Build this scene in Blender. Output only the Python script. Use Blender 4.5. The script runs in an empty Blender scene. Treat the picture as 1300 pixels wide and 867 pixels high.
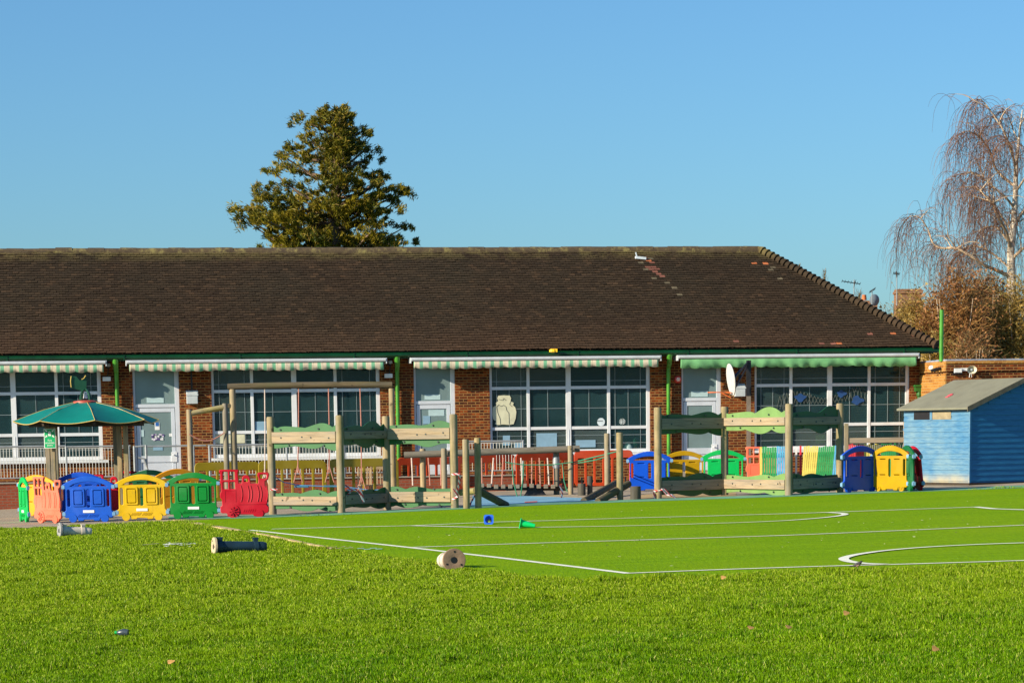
import bpy, bmesh, math, random
import numpy as np
from mathutils import Vector, Matrix
random.seed(7)
C = bpy.context.scene.collection
PI = math.pi
def rad(a): return math.radians(a)

# ------------------------------------------------------------------ camera
FEFF, HOR, ROLL, TPH = 3600.0, 543.0, 0.0132, 0.157
PHI = math.atan(TPH)
F = FEFF*math.cos(PHI)
CAM = Vector((0, 0, 1.6))
cr, sr = math.cos(ROLL), math.sin(ROLL)
R0 = Vector((1, 0, 0)); U0 = Vector((0, math.sin(PHI), math.cos(PHI))); F0 = Vector((0, math.cos(PHI), -math.sin(PHI)))
RV = R0*cr - U0*sr
UV = R0*sr + U0*cr
SHX = -sr*F*TPH/1300.0
SHY = (cr*F*TPH - (433.5-HOR))/1300.0
def ray(x, y):
    a = (x-650)+SHX*1300; b = (433.5-y)+SHY*1300
    return RV*a + UV*b + F0*F
GA, GB = -0.10, 0.02
def gz(X, Y=0): return GA + GB*X
def gnd(x, y):
    r = ray(x, y)
    t = (GA - CAM.z)/(r.z - GB*r.x)
    return CAM + r*t
PSI = math.atan(FEFF/22500.0)
ES = Vector((math.cos(PSI), math.sin(PSI), 0)); ED = Vector((math.sin(PSI), -math.cos(PSI), 0))
FO = Vector((0, 78.6, 0))
def fac(x, y, d=0.0):
    """pixel of the photograph -> (s, z) on a plane parallel to the front wall, d metres in front of it"""
    r = ray(x, y)
    t = (d - (CAM-FO).dot(ED))/r.dot(ED)
    p = CAM + r*t
    return (p-FO).dot(ES), p.z
def fw(s, d, z=0): return FO + ES*s + ED*d + Vector((0, 0, z))
def atY(x, y, Y):
    r = ray(x, y)
    return CAM + r*(Y/r.y)
def ppm(Y): return FEFF/Y

# ------------------------------------------------------------------ objects
def tag(o, label=None, cat=None, group=None, kind=None):
    if label: o['label'] = label
    if cat: o['category'] = cat
    if group: o['group'] = group
    if kind: o['kind'] = kind
    return o
def thing(name, label, cat, loc=(0, 0, 0), rz=0, group=None):
    o = bpy.data.objects.new(name, None); C.objects.link(o)
    o.empty_display_size = 0.2
    o.location = loc; o.rotation_euler = (0, 0, rz)
    return tag(o, label, cat, group)
def link(name, me, parent=None, mats=None, loc=None, rz=0):
    o = bpy.data.objects.new(name, me); C.objects.link(o)
    if parent: o.parent = parent
    if loc is not None: o.location = loc
    if rz: o.rotation_euler = (0, 0, rz)
    if mats is not None:
        for m in (mats if isinstance(mats, (list, tuple)) else [mats]): me.materials.append(m)
    return o
def recolour(o, m, slot=0):
    o.material_slots[slot].link = 'OBJECT'; o.material_slots[slot].material = m
    return o
class MB:
    def __init__(s): s.v = []; s.f = []; s.m = []
    def add(s, vs, fs, m=0, M=None):
        n = len(s.v)
        s.v += [tuple(M @ Vector(p)) if M is not None else tuple(p) for p in vs]
        s.f += [tuple(i+n for i in f) for f in fs]; s.m += [m]*len(fs)
        return s
    def box(s, x0, x1, y0, y1, z0, z1, m=0, M=None):
        vs = [(x, y, z) for z in (z0, z1) for y in (y0, y1) for x in (x0, x1)]
        return s.add(vs, [(0, 2, 3, 1), (4, 5, 7, 6), (0, 1, 5, 4), (2, 6, 7, 3), (0, 4, 6, 2), (1, 3, 7, 5)], m, M)
    def beam(s, p, q, w, h, m=0):
        p = Vector(p); q = Vector(q); d = q-p; L = d.length; d.normalize()
        side = d.cross(Vector((0, 0, 1)))
        if side.length < 1e-4: side = Vector((1, 0, 0))
        side.normalize(); up = side.cross(d)
        M = Matrix((( *d, 0), (*side, 0), (*up, 0), (0, 0, 0, 1))).transposed(); M.translation = p
        return s.box(0, L, -w/2, w/2, -h/2, h/2, m, M)
    def tube(s, pts, r, n=8, m=0, cap=True):
        pts = [Vector(p) for p in pts]; k = len(pts)
        rs = r if isinstance(r, (list, tuple)) else [r]*k
        base = len(s.v); ref = None
        for i, p in enumerate(pts):
            d = (pts[min(i+1, k-1)] - pts[max(i-1, 0)]).normalized()
            if ref is None:
                ref = Vector((1, 0, 0)) if abs(d.x) < 0.9 else Vector((0, 1, 0))
            a = (ref - d*ref.dot(d)).normalized(); b = d.cross(a); ref = a
            for j in range(n):
                t = 2*PI*j/n
                s.v.append(tuple(p + (a*math.cos(t)+b*math.sin(t))*rs[i]))
        for i in range(k-1):
            for j in range(n):
                j2 = (j+1) % n
                s.f.append((base+i*n+j, base+i*n+j2, base+(i+1)*n+j2, base+(i+1)*n+j)); s.m.append(m)
        if cap:
            s.f.append(tuple(base+j for j in reversed(range(n)))); s.m.append(m)
            s.f.append(tuple(base+(k-1)*n+j for j in range(n))); s.m.append(m)
        return s
    def lathe(s, prof, n=16, m=0, M=None):
        base = len(s.v); k = len(prof)
        for r, z in prof:
            for j in range(n):
                t = 2*PI*j/n; p = Vector((r*math.cos(t), r*math.sin(t), z))
                s.v.append(tuple(M @ p if M is not None else p))
        for i in range(k-1):
            for j in range(n):
                j2 = (j+1) % n
                s.f.append((base+i*n+j, base+i*n+j2, base+(i+1)*n+j2, base+(i+1)*n+j)); s.m.append(m)
        s.f.append(tuple(base+j for j in reversed(range(n)))); s.m.append(m)
        s.f.append(tuple(base+(k-1)*n+j for j in range(n))); s.m.append(m)
        return s
    def build(s, name, mats, parent=None, smooth=False, bevel=0.0, loc=None, rz=0):
        me = bpy.data.meshes.new(name); me.from_pydata(s.v, [], s.f)
        me.polygons.foreach_set('material_index', s.m)
        if smooth: me.polygons.foreach_set('use_smooth', [True]*len(s.f))
        me.update()
        o = link(name, me, parent, mats, loc, rz)
        if smooth:
            md = o.modifiers.new('edge', 'EDGE_SPLIT'); md.split_angle = rad(42)
        if bevel > 0:
            b = o.modifiers.new('bevel', 'BEVEL'); b.width = bevel; b.segments = 2; b.limit_method = 'ANGLE'; b.angle_limit = rad(40)
        return o
def loops_mesh(name, loops, depth, bevel=0.0):
    """outline with holes in the x-z plane, thickness along y"""
    cu = bpy.data.curves.new('tmp', 'CURVE'); cu.dimensions = '2D'; cu.fill_mode = 'BOTH'
    cu.extrude = max(depth/2-bevel, 0.0005); cu.bevel_depth = bevel; cu.bevel_resolution = 1; cu.offset = -bevel
    for lp in loops:
        sp = cu.splines.new('POLY'); sp.points.add(len(lp)-1); sp.use_cyclic_u = True
        for p, q in zip(sp.points, lp): p.co = (q[0], q[1], 0, 1)
    o = bpy.data.objects.new('tmp', cu); C.objects.link(o)
    dg = bpy.context.evaluated_depsgraph_get(); dg.update()
    me = bpy.data.meshes.new_from_object(o.evaluated_get(dg)); me.name = name
    me.transform(Matrix.Rotation(PI/2, 4, 'X'))
    bpy.data.objects.remove(o); bpy.data.curves.remove(cu)
    me.materials.clear()
    return me
def text_mesh(name, s, size, depth=0.002, align='CENTER'):
    cu = bpy.data.curves.new('tmp', 'FONT'); cu.body = s; cu.size = size; cu.extrude = depth/2
    cu.align_x = align; cu.align_y = 'CENTER'
    o = bpy.data.objects.new('tmp', cu); C.objects.link(o)
    dg = bpy.context.evaluated_depsgraph_get(); dg.update()
    me = bpy.data.meshes.new_from_object(o.evaluated_get(dg)); me.name = name
    me.transform(Matrix.Rotation(PI/2, 4, 'X'))
    bpy.data.objects.remove(o); bpy.data.curves.remove(cu); me.materials.clear()
    return me
def rrect(x0, x1, z0, z1, r=0.02, n=3):
    pts = []
    for cx, cz, a0 in ((x1-r, z0+r, -90), (x1-r, z1-r, 0), (x0+r, z1-r, 90), (x0+r, z0+r, 180)):
        for i in range(n+1):
            a = rad(a0+90*i/n); pts.append((cx+r*math.cos(a), cz+r*math.sin(a)))
    return pts
def circ(x, z, r, n=16): return [(x+r*math.cos(2*PI*i/n), z+r*math.sin(2*PI*i/n)) for i in range(n)]
def numpy_mesh(name, verts, faces_n, k):
    """verts (N,3); every face uses k consecutive vertices"""
    me = bpy.data.meshes.new(name); nv = len(verts); nf = nv//k
    me.vertices.add(nv); me.vertices.foreach_set('co', np.asarray(verts, dtype=np.float32).ravel())
    me.loops.add(nv); me.loops.foreach_set('vertex_index', np.arange(nv, dtype=np.int32))
    me.polygons.add(nf)
    me.polygons.foreach_set('loop_start', np.arange(0, nv, k, dtype=np.int32))
    me.polygons.foreach_set('loop_total', np.full(nf, k, dtype=np.int32))
    me.update(calc_edges=True)
    return me

# ------------------------------------------------------------------ materials
class N:
    def __init__(s, name):
        s.mat = bpy.data.materials.new(name); s.mat.use_nodes = True
        s.t = s.mat.node_tree; s.t.nodes.clear()
        s.out = s.n('ShaderNodeOutputMaterial')
    def n(s, typ, **kw):
        x = s.t.nodes.new(typ)
        for k, v in kw.items():
            if k.startswith('i_'):
                key = k[2:]; key = int(key) if key.isdigit() else key.replace('_', ' ')
                x.inputs[key].default_value = v
            else: setattr(x, k, v)
        return x
    def l(s, a, b): s.t.links.new(a, b)
    def coord(s, out='Object', scale=(1, 1, 1)):
        tc = s.n('ShaderNodeTexCoord'); mp = s.n('ShaderNodeMapping'); mp.inputs['Scale'].default_value = scale
        s.l(tc.outputs[out], mp.inputs[0]); return mp.outputs[0]
    def noise(s, vec, scale, detail=4, rough=0.55):
        x = s.n('ShaderNodeTexNoise'); x.inputs['Scale'].default_value = scale
        x.inputs['Detail'].default_value = detail; x.inputs['Roughness'].default_value = rough
        s.l(vec, x.inputs['Vector']); return x.outputs['Fac']
    def ramp(s, fac, stops):
        x = s.n('ShaderNodeValToRGB'); e = x.color_ramp.elements
        while len(e) < len(stops): e.new(0.5)
        for el, (p, c) in zip(e, stops):
            el.position = p; el.color = (*c, 1) if len(c) == 3 else c
        s.l(fac, x.inputs[0]); return x.outputs[0]
    def math(s, op, a, b=None, c=None):
        x = s.n('ShaderNodeMath', operation=op)
        for i, v in enumerate((a, b, c)):
            if v is None: continue
            if isinstance(v, (int, float)): x.inputs[i].default_value = v
            else: s.l(v, x.inputs[i])
        return x.outputs[0]
    def mix(s, fac, a, b, blend='MIX'):
        x = s.n('ShaderNodeMix', data_type='RGBA', blend_type=blend)
        if isinstance(fac, (int, float)): x.inputs[0].default_value = fac
        else: s.l(fac, x.inputs[0])
        for i, v in ((6, a), (7, b)):
            if isinstance(v, (tuple, list)): x.inputs[i].default_value = (*v, 1) if len(v) == 3 else v
            else: s.l(v, x.inputs[i])
        return x.outputs[2]
    def bsdf(s, col, rough=0.6, metal=0.0, bump=None, bstr=0.3, bdist=0.01, spec=0.5):
        b = s.n('ShaderNodeBsdfPrincipled')
        if isinstance(col, (tuple, list)): b.inputs['Base Color'].default_value = (*col, 1)
        else: s.l(col, b.inputs['Base Color'])
        if isinstance(rough, (int, float)): b.inputs['Roughness'].default_value = rough
        else: s.l(rough, b.inputs['Roughness'])
        b.inputs['Metallic'].default_value = metal; b.inputs['Specular IOR Level'].default_value = spec
        if bump is not None:
            bp = s.n('ShaderNodeBump'); bp.inputs['Strength'].default_value = bstr; bp.inputs['Distance'].default_value = bdist
            s.l(bump, bp.inputs['Height']); s.l(bp.outputs[0], b.inputs['Normal'])
        s.l(b.outputs[0], s.out.inputs[0]); return b
_mc = {}
def pmat(name, col, rough=0.55, var=0.2, scale=6.0, bump=0.0, bscale=40, metal=0.0, spec=0.5, stretch=(1, 1, 1), dirt=None, damt=0.5):
    if name in _mc: return _mc[name]
    m = N(name); v = m.coord('Object', stretch)
    f = m.noise(v, scale, 5)
    lo = tuple(c*(1-var) for c in col); hi = tuple(min(1, c*(1+var)) for c in col)
    c = m.ramp(f, [(0.3, lo), (0.7, hi)])
    if dirt:
        f2 = m.noise(v, scale*0.45, 6, 0.7)
        k = m.ramp(f2, [(0.5, (0, 0, 0)), (0.68, (damt,)*3)])
        c = m.mix(k, c, dirt)
    h = m.noise(v, bscale, 3) if bump else None
    m.bsdf(c, rough, metal, h, bump, 0.01, spec)
    _mc[name] = m.mat; return m.mat
def wood(name, col, dark, axis='Z', green=None, gamt=0.5, rough=0.75):
    if name in _mc: return _mc[name]
    m = N(name)
    st = {'Z': (14, 14, 1.1), 'X': (1.1, 14, 14), 'Y': (14, 1.1, 14)}[axis]
    v = m.coord('Object', st); v1 = m.coord('Object')
    oi = m.n('ShaderNodeObjectInfo'); 
    vo = m.n('ShaderNodeVectorMath', operation='ADD'); m.l(v, vo.inputs[0]); m.l(oi.outputs['Location'], vo.inputs[1])
    g = m.noise(vo.outputs[0], 1.6, 6, 0.65)
    c = m.ramp(g, [(0.28, dark), (0.5, col), (0.75, tuple(min(1, x*1.25) for x in col))])
    if green:
        b = m.noise(v1, 2.2, 4)
        k = m.ramp(b, [(0.45, (0, 0, 0)), (0.66, (gamt,)*3)])
        c = m.mix(k, c, green)
    gy = sum(col)/3
    c = m.mix(m.ramp(m.noise(vo.outputs[0], 0.5, 4, 0.6), [(0.42, (0,)*3), (0.66, (0.6,)*3)]), c, (gy*0.85, gy*0.82, gy*0.74))    # silvered grey
    kn = m.n('ShaderNodeVectorMath', operation='ADD'); m.l(v1, kn.inputs[0]); m.l(oi.outputs['Location'], kn.inputs[1])
    c = m.mix(m.ramp(m.noise(kn.outputs[0], 8.0, 1, 0.3), [(0.72, (0,)*3), (0.77, (0.75,)*3)]), c, tuple(0.5*x for x in dark))       # knots
    m.bsdf(c, rough, 0, g, 0.5, 0.008, 0.3)
    _mc[name] = m.mat; return m.mat
# ------------------------------------------------------------------ surface library
def brick_mat(name, cols, mortar, bw=0.225, bh=0.075, ms=0.010, grime=0.5):
    m = N(name)
    tc = m.n('ShaderNodeTexCoord')
    sp = m.n('ShaderNodeSeparateXYZ'); m.l(tc.outputs['Object'], sp.inputs[0])
    sn = m.n('ShaderNodeSeparateXYZ'); m.l(tc.outputs['Normal'], sn.inputs[0])
    side = m.math('GREATER_THAN', m.math('ABSOLUTE', sn.outputs[0]), 0.7)
    u = m.math('ADD', m.math('MULTIPLY', sp.outputs[0], m.math('SUBTRACT', 1.0, side)), m.math('MULTIPLY', sp.outputs[1], side))
    cb = m.n('ShaderNodeCombineXYZ'); m.l(u, cb.inputs[0]); m.l(sp.outputs[2], cb.inputs[1])
    def bt(w, off, c1, c2):
        b = m.n('ShaderNodeTexBrick', offset=off); b.inputs['Scale'].default_value = 1
        b.inputs['Brick Width'].default_value = w; b.inputs['Row Height'].default_value = bh
        b.inputs['Mortar Size'].default_value = ms; b.inputs['Mortar Smooth'].default_value = 0.15
        b.inputs['Bias'].default_value = 0.0
        b.inputs['Color1'].default_value = (*c1, 1); b.inputs['Color2'].default_value = (*c2, 1); b.inputs['Mortar'].default_value = (*mortar, 1)
        m.l(cb.outputs[0], b.inputs['Vector']); return b
    a = bt(bw, 0.5, (0, 0, 0), (1, 1, 1))
    bid = m.n('ShaderNodeTexWhiteNoise', noise_dimensions='2D')
    # one random number for every brick: floor of row and column
    row = m.math('FLOOR', m.math('DIVIDE', sp.outputs[2], bh))
    odd = m.math('MULTIPLY', m.math('FLOORED_MODULO', row, 2.0), 0.5)
    col = m.math('FLOOR', m.math('ADD', m.math('DIVIDE', u, bw), odd))
    c2 = m.n('ShaderNodeCombineXYZ'); m.l(col, c2.inputs[0]); m.l(row, c2.inputs[1]); m.l(c2.outputs[0], bid.inputs['Vector'])
    st = [(i/(len(cols)-1), c) for i, c in enumerate(cols)]
    base = m.ramp(bid.outputs['Value'], st)
    n1 = m.noise(tc.outputs['Object'], 22, 5, 0.7)
    base = m.mix(m.ramp(n1, [(0.35, (0,)*3), (0.8, (0.5,)*3)]), base, tuple(0.45*x for x in cols[0]))
    mo = m.mix(m.ramp(m.noise(tc.outputs['Object'], 3, 4), [(0.35, (0,)*3), (0.7, (0.6,)*3)]), mortar, tuple(0.55*x for x in mortar))
    c = m.mix(a.outputs['Fac'], base, mo)
    big = m.noise(tc.outputs['Object'], 0.55, 5)
    c = m.mix(m.ramp(big, [(0.4, (0,)*3), (0.75, (grime,)*3)]), c, (0.05, 0.035, 0.028))
    h = m.math('ADD', m.math('MULTIPLY', m.math('SUBTRACT', 1.0, a.outputs['Fac']), 1.0), m.math('MULTIPLY', n1, 0.35))
    m.bsdf(c, 0.85, 0, h, 0.6, 0.012, 0.2)
    return m.mat
M_BRICK = brick_mat('red brick wall', [(0.042, 0.010, 0.004), (0.11, 0.021, 0.005), (0.23, 0.046, 0.008), (0.32, 0.072, 0.010), (0.07, 0.017, 0.008), (0.17, 0.034, 0.008)], (0.33, 0.18, 0.06), grime=0.12)
M_BRICK_SUN = brick_mat('orange brick', [(0.26, 0.085, 0.016), (0.40, 0.16, 0.026), (0.50, 0.23, 0.04), (0.46, 0.24, 0.06)], (0.46, 0.29, 0.11), grime=0.08)  # brick brightened and yellowed: direct sunlight put into the colour
M_BRICK3 = brick_mat('red terrace brick', [(0.24, 0.055, 0.028), (0.32, 0.075, 0.035), (0.28, 0.065, 0.03)], (0.22, 0.12, 0.08), grime=0.2)

def tile_mat():
    m = N('clay roof tiles')
    g = m.n('ShaderNodeNewGeometry'); v = m.coord('Object')
    r = g.outputs['Random Per Island']
    c = m.ramp(r, [(0.0, (0.034, 0.022, 0.0135)), (0.3, (0.041, 0.0265, 0.016)), (0.6, (0.048, 0.031, 0.0185)), (0.9, (0.056, 0.036, 0.021)), (1.0, (0.080, 0.048, 0.027))])
    sp = m.n('ShaderNodeSeparateXYZ'); m.l(v, sp.inputs[0])
    # weathering patches: reddish low down, dark upper field
    n1 = m.noise(v, 0.35, 5, 0.6)
    c = m.mix(m.ramp(n1, [(0.35, (0,)*3), (0.7, (0.6,)*3)]), c, (0.036, 0.031, 0.020))
    low = m.n('ShaderNodeMapRange'); m.l(sp.outputs[2], low.inputs[0]); low.inputs[1].default_value = 4.7; low.inputs[2].default_value = 3.6; low.inputs[3].default_value = 0; low.inputs[4].default_value = 0.45
    n2 = m.noise(v, 0.9, 4)
    c = m.mix(m.math('MULTIPLY', low.outputs[0], n2), c, (0.15, 0.075, 0.042))
    # lichen near the ridge
    hi = m.n('ShaderNodeMapRange'); m.l(sp.outputs[2], hi.inputs[0]); hi.inputs[1].default_value = 6.3; hi.inputs[2].default_value = 6.75; hi.inputs[3].default_value = 0; hi.inputs[4].default_value = 1.0
    n3 = m.noise(v, 2.2, 6, 0.75); n4 = m.noise(v, 0.22, 3)
    k = m.math('MULTIPLY', hi.outputs[0], m.ramp(m.math('MULTIPLY', n3, m.math('ADD', n4, 0.5)), [(0.40, (0,)*3), (0.54, (0.8,)*3)]))
    c = m.mix(k, c, (0.20, 0.165, 0.06))
    n5 = m.noise(v, 60, 3)
    m.bsdf(c, 0.9, 0, n5, 0.25, 0.01, 0.15)
    return m.mat
M_TILE = tile_mat()
M_TILE_O = pmat('new orange tiles', (0.50, 0.15, 0.05), 0.85, 0.3, 5)
M_TILE_L = pmat('lichen streaked tiles', (0.13, 0.105, 0.06), 0.9, 0.35, 5)
M_TILE_R = pmat('red patch tiles', (0.22, 0.085, 0.055), 0.85, 0.35, 4)
def ridge_mat():
    m = N('lichened ridge tiles'); v = m.coord('Object')
    a = m.noise(v, 1.1, 5, 0.7); b = m.noise(v, 6, 5, 0.75)
    c = m.ramp(b, [(0.3, (0.05, 0.034, 0.02)), (0.55, (0.09, 0.062, 0.03)), (0.75, (0.13, 0.10, 0.045))])
    k = m.ramp(m.math('MULTIPLY', a, b), [(0.26, (0,)*3), (0.36, (0.85,)*3)])
    c = m.mix(k, c, (0.25, 0.21, 0.07)); m.bsdf(c, 0.9, 0, b, 0.3); return m.mat
M_RIDGE = ridge_mat()
M_GUTTER = pmat('dark green gutter paint', (0.002, 0.042, 0.012), 0.35, 0.3, 3)
M_PIPE = pmat('bright green pipe paint', (0.06, 0.27, 0.025), 0.35, 0.25, 2.5)
M_UPVC = pmat('white window frames', (0.72, 0.75, 0.77), 0.35, 0.06, 3, dirt=(0.45, 0.43, 0.38), damt=0.25)
M_SILL = pmat('white sill', (0.66, 0.69, 0.70), 0.5, 0.1, 4, dirt=(0.35, 0.36, 0.33), damt=0.35)
M_BAR = pmat('thin white glazing bars', (0.20, 0.25, 0.26), 0.4, 0.1)
def glass_mat(name, tint, see, rough=0.03):
    m = N(name); v = m.coord('Object')
    tr = m.n('ShaderNodeBsdfTransparent'); tr.inputs[0].default_value = (*tint, 1)
    b = m.n('ShaderNodeBsdfPrincipled'); b.inputs['Base Color'].default_value = (0.025, 0.080, 0.095, 1); b.inputs['Roughness'].default_value = rough
    h = m.noise(v, 0.8, 2); bp = m.n('ShaderNodeBump'); bp.inputs['Strength'].default_value = 0.04; bp.inputs['Distance'].default_value = 0.02
    m.l(h, bp.inputs['Height']); m.l(bp.outputs[0], b.inputs['Normal'])
    g = m.n('ShaderNodeNewGeometry'); rp = g.outputs['Random Per Island']
    cc = m.ramp(m.math('ADD', m.math('MULTIPLY', rp, 0.75), m.math('MULTIPLY', m.noise(v, 1.3, 3), 0.35)), [(0.1, (0.012, 0.042, 0.052)), (0.45, (0.030, 0.075, 0.085)), (0.7, (0.070, 0.095, 0.090)), (0.95, (0.11, 0.15, 0.15))]); m.l(cc, b.inputs['Base Color'])
    mx = m.n('ShaderNodeMixShader'); m.l(m.math('ADD', m.math('MULTIPLY', m.noise(v, 0.9, 3), 0.4), see-0.2), mx.inputs[0])
    m.l(b.outputs[0], mx.inputs[1]); m.l(tr.outputs[0], mx.inputs[2]); m.l(mx.outputs[0], m.out.inputs[0])
    return m.mat
M_GLASS = glass_mat('window glass', (0.80, 0.95, 0.95), 0.55)
M_DOORGLASS = pmat('pale frosted glass', (0.17, 0.245, 0.25), 0.18, 0.12, 1.2)
M_DOOR = pmat('white door', (0.58, 0.63, 0.69), 0.4, 0.06, 3)
M_PAPER = pmat('white paper', (0.75, 0.77, 0.75), 0.8, 0.08)
M_PAPERT = pmat('pale teal paper', (0.42, 0.58, 0.60), 0.8, 0.08)
M_PAPERB = pmat('pale blue paper', (0.22, 0.38, 0.50), 0.8, 0.1)
M_CREAM = pmat('cream paper', (0.60, 0.60, 0.42), 0.8, 0.15, 5)
M_BLACK = pmat('black paint', (0.012, 0.012, 0.014), 0.45, 0.3)
M_STEEL = pmat('galvanised steel', (0.36, 0.39, 0.40), 0.45, 0.15, 8, metal=0.4)
M_RAILW = pmat('pale grey railing paint', (0.55, 0.56, 0.52), 0.5, 0.15, 6)
M_GREYBOX = pmat('grey plastic box', (0.5, 0.55, 0.56), 0.5, 0.1)
M_ORANGE_RING = pmat('orange hoop paint', (0.75, 0.16, 0.03), 0.4, 0.15)
M_TARMAC = pmat('tarmac', (0.36, 0.29, 0.20), 0.95, 0.22, 1.3, 0.5, 90, dirt=(0.24, 0.20, 0.145), damt=0.5)
M_PAVE = pmat('concrete paving', (0.30, 0.27, 0.22), 0.9, 0.2, 2, 0.3, 60)
M_BLUESAFE = pmat('pale blue safety surface', (0.16, 0.36, 0.50), 0.9, 0.2, 1.2, 0.4, 80, dirt=(0.12, 0.24, 0.32), damt=0.6)
M_GREENSAFE = pmat('pale green safety edging', (0.13, 0.34, 0.20), 0.9, 0.2, 1.5, 0.4, 80)
M_SANDSAFE = pmat('sand safety surface', (0.42, 0.29, 0.13), 0.9, 0.2, 1.5, 0.4, 80)
M_LINE = pmat('white pitch paint', (0.84, 0.86, 0.70), 0.85, 0.12, 4, 0.3, 90)
# playground
M_POST = wood('round timber post', (0.33, 0.25, 0.13), (0.13, 0.095, 0.045), 'Z', (0.15, 0.14, 0.05), 0.7)
M_POSTG = wood('grey timber post', (0.23, 0.20, 0.14), (0.10, 0.09, 0.06), 'Z', (0.11, 0.12, 0.05), 0.5)
M_LOG = wood('timber log', (0.12, 0.09, 0.045), (0.035, 0.03, 0.014), 'X', (0.09, 0.09, 0.03), 0.6)
M_LOGY = wood('yellow green timber log', (0.42, 0.33, 0.10), (0.22, 0.17, 0.05), 'X', (0.20, 0.20, 0.04), 0.4)
M_PLANK = wood('pale timber plank', (0.36, 0.27, 0.165), (0.19, 0.135, 0.075), 'X')
M_PLANKG = wood('grey timber plank', (0.24, 0.205, 0.15), (0.10, 0.085, 0.06), 'X')
M_WAVE = pmat('green wavy board', (0.014, 0.125, 0.024), 0.5, 0.15, 3, dirt=(0.02, 0.09, 0.025), damt=0.4)
M_WAVEP = pmat('faded pale green board', (0.16, 0.28, 0.085), 0.5, 0.12, 3)
M_WAVE_SHADE = pmat('shaded green wavy board', (0.008, 0.085, 0.026), 0.45, 0.15, 3)  # darker copy of the board green, shade put into the colour
M_BOLT = pmat('dark bolt', (0.01, 0.03, 0.03), 0.4, 0.1)
M_ROPEP = pmat('pink rope', (0.45, 0.20, 0.15), 0.9, 0.2, 30)
M_ROPEW = pmat('pale rope', (0.62, 0.52, 0.45), 0.9, 0.2, 30)
M_ROPEG = pmat('green rope', (0.03, 0.22, 0.12), 0.9, 0.2, 30)
M_ROPEB = pmat('blue cord', (0.05, 0.25, 0.5), 0.8, 0.2, 30)
M_SEATB = pmat('blue rubber seat', (0.03, 0.15, 0.25), 0.6, 0.2)
def tape_mat():
    m = N('red and white barrier tape'); tc = m.n('ShaderNodeTexCoord')
    w = m.n('ShaderNodeTexWave', wave_type='BANDS', bands_direction='DIAGONAL'); w.inputs['Scale'].default_value = 5
    m.l(tc.outputs['Object'], w.inputs['Vector'])
    c = m.ramp(w.outputs['Fac'], [(0.49, (0.75, 0.72, 0.70)), (0.51, (0.62, 0.06, 0.06))])
    m.bsdf(c, 0.5); return m.mat
M_TAPE = tape_mat()
def plastic(name, col, fade=0.14):
    if name in _mc: return _mc[name]
    m = N(name); v = m.coord('Object'); st = m.coord('Object', (3, 3, 26))
    oi = m.n('ShaderNodeObjectInfo'); vo = m.n('ShaderNodeVectorMath', operation='ADD'); m.l(v, vo.inputs[0]); m.l(oi.outputs['Location'], vo.inputs[1]); w_ = vo.outputs[0]
    c = m.ramp(m.noise(w_, 2.2, 5), [(0.3, tuple(c*(1-fade) for c in col)), (0.7, tuple(min(1, c*(1+fade)) for c in col))])
    bl = tuple(0.72*c+0.10 for c in col)
    c = m.mix(m.ramp(m.noise(w_, 1.1, 4), [(0.5, (0,)*3), (0.75, (0.35,)*3)]), c, bl)          # sun bleached patches
    c = m.mix(m.ramp(m.noise(w_, 5.5, 6, 0.75), [(0.56, (0,)*3), (0.74, (0.5,)*3)]), c, tuple(0.45*c+0.03 for c in col))   # grime
    c = m.mix(m.ramp(m.noise(st, 3.0, 4, 0.7), [(0.66, (0,)*3), (0.72, (0.4,)*3)]), c, bl)     # scuffs
    m.bsdf(c, 0.5, spec=0.22); _mc[name] = m.mat; return m.mat
P_BLUE = plastic('blue plastic', (0.006, 0.085, 0.50)); P_YEL = plastic('yellow plastic', (0.62, 0.40, 0.004))
P_GRN = plastic('green plastic', (0.002, 0.20, 0.028)); P_LGRN = plastic('bright green plastic', (0.0, 0.40, 0.08))
P_RED = plastic('crimson plastic', (0.46, 0.004, 0.020)); P_SALM = plastic('faded salmon plastic', (0.78, 0.155, 0.085))
P_DBLUE = plastic('deep blue plastic', (0.0, 0.065, 0.50)); P_DGRN = plastic('dark green plastic', (0.004, 0.12, 0.04))
P_ORNG = plastic('orange yellow plastic', (0.78, 0.33, 0.01)); P_MYEL = plastic('mustard yellow plastic', (0.42, 0.245, 0.002))
P_CONN = plastic('pale blue clip', (0.16, 0.33, 0.52)); P_LABEL = plastic('white label', (0.72, 0.74, 0.74))
P_BARO = plastic('orange red barrier plastic', (0.44, 0.045, 0.008)); P_BARY = plastic('dull yellow barrier plastic', (0.27, 0.21, 0.012))
M_TEAL = pmat('teal sheet roof', (0.0, 0.185, 0.15), 0.5, 0.12, 2.5, dirt=(0.005, 0.17, 0.15), damt=0.35)
M_TEALD = pmat('dark green plate', (0.008, 0.07, 0.035), 0.45, 0.2)
M_EDGEY = pmat('yellow edging', (0.60, 0.42, 0.10), 0.5, 0.1)
M_DARKWOOD = wood('dark rafters', (0.05, 0.035, 0.02), (0.02, 0.015, 0.01), 'X')
M_REDRING = pmat('red collar', (0.45, 0.07, 0.04), 0.5, 0.2)
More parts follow.
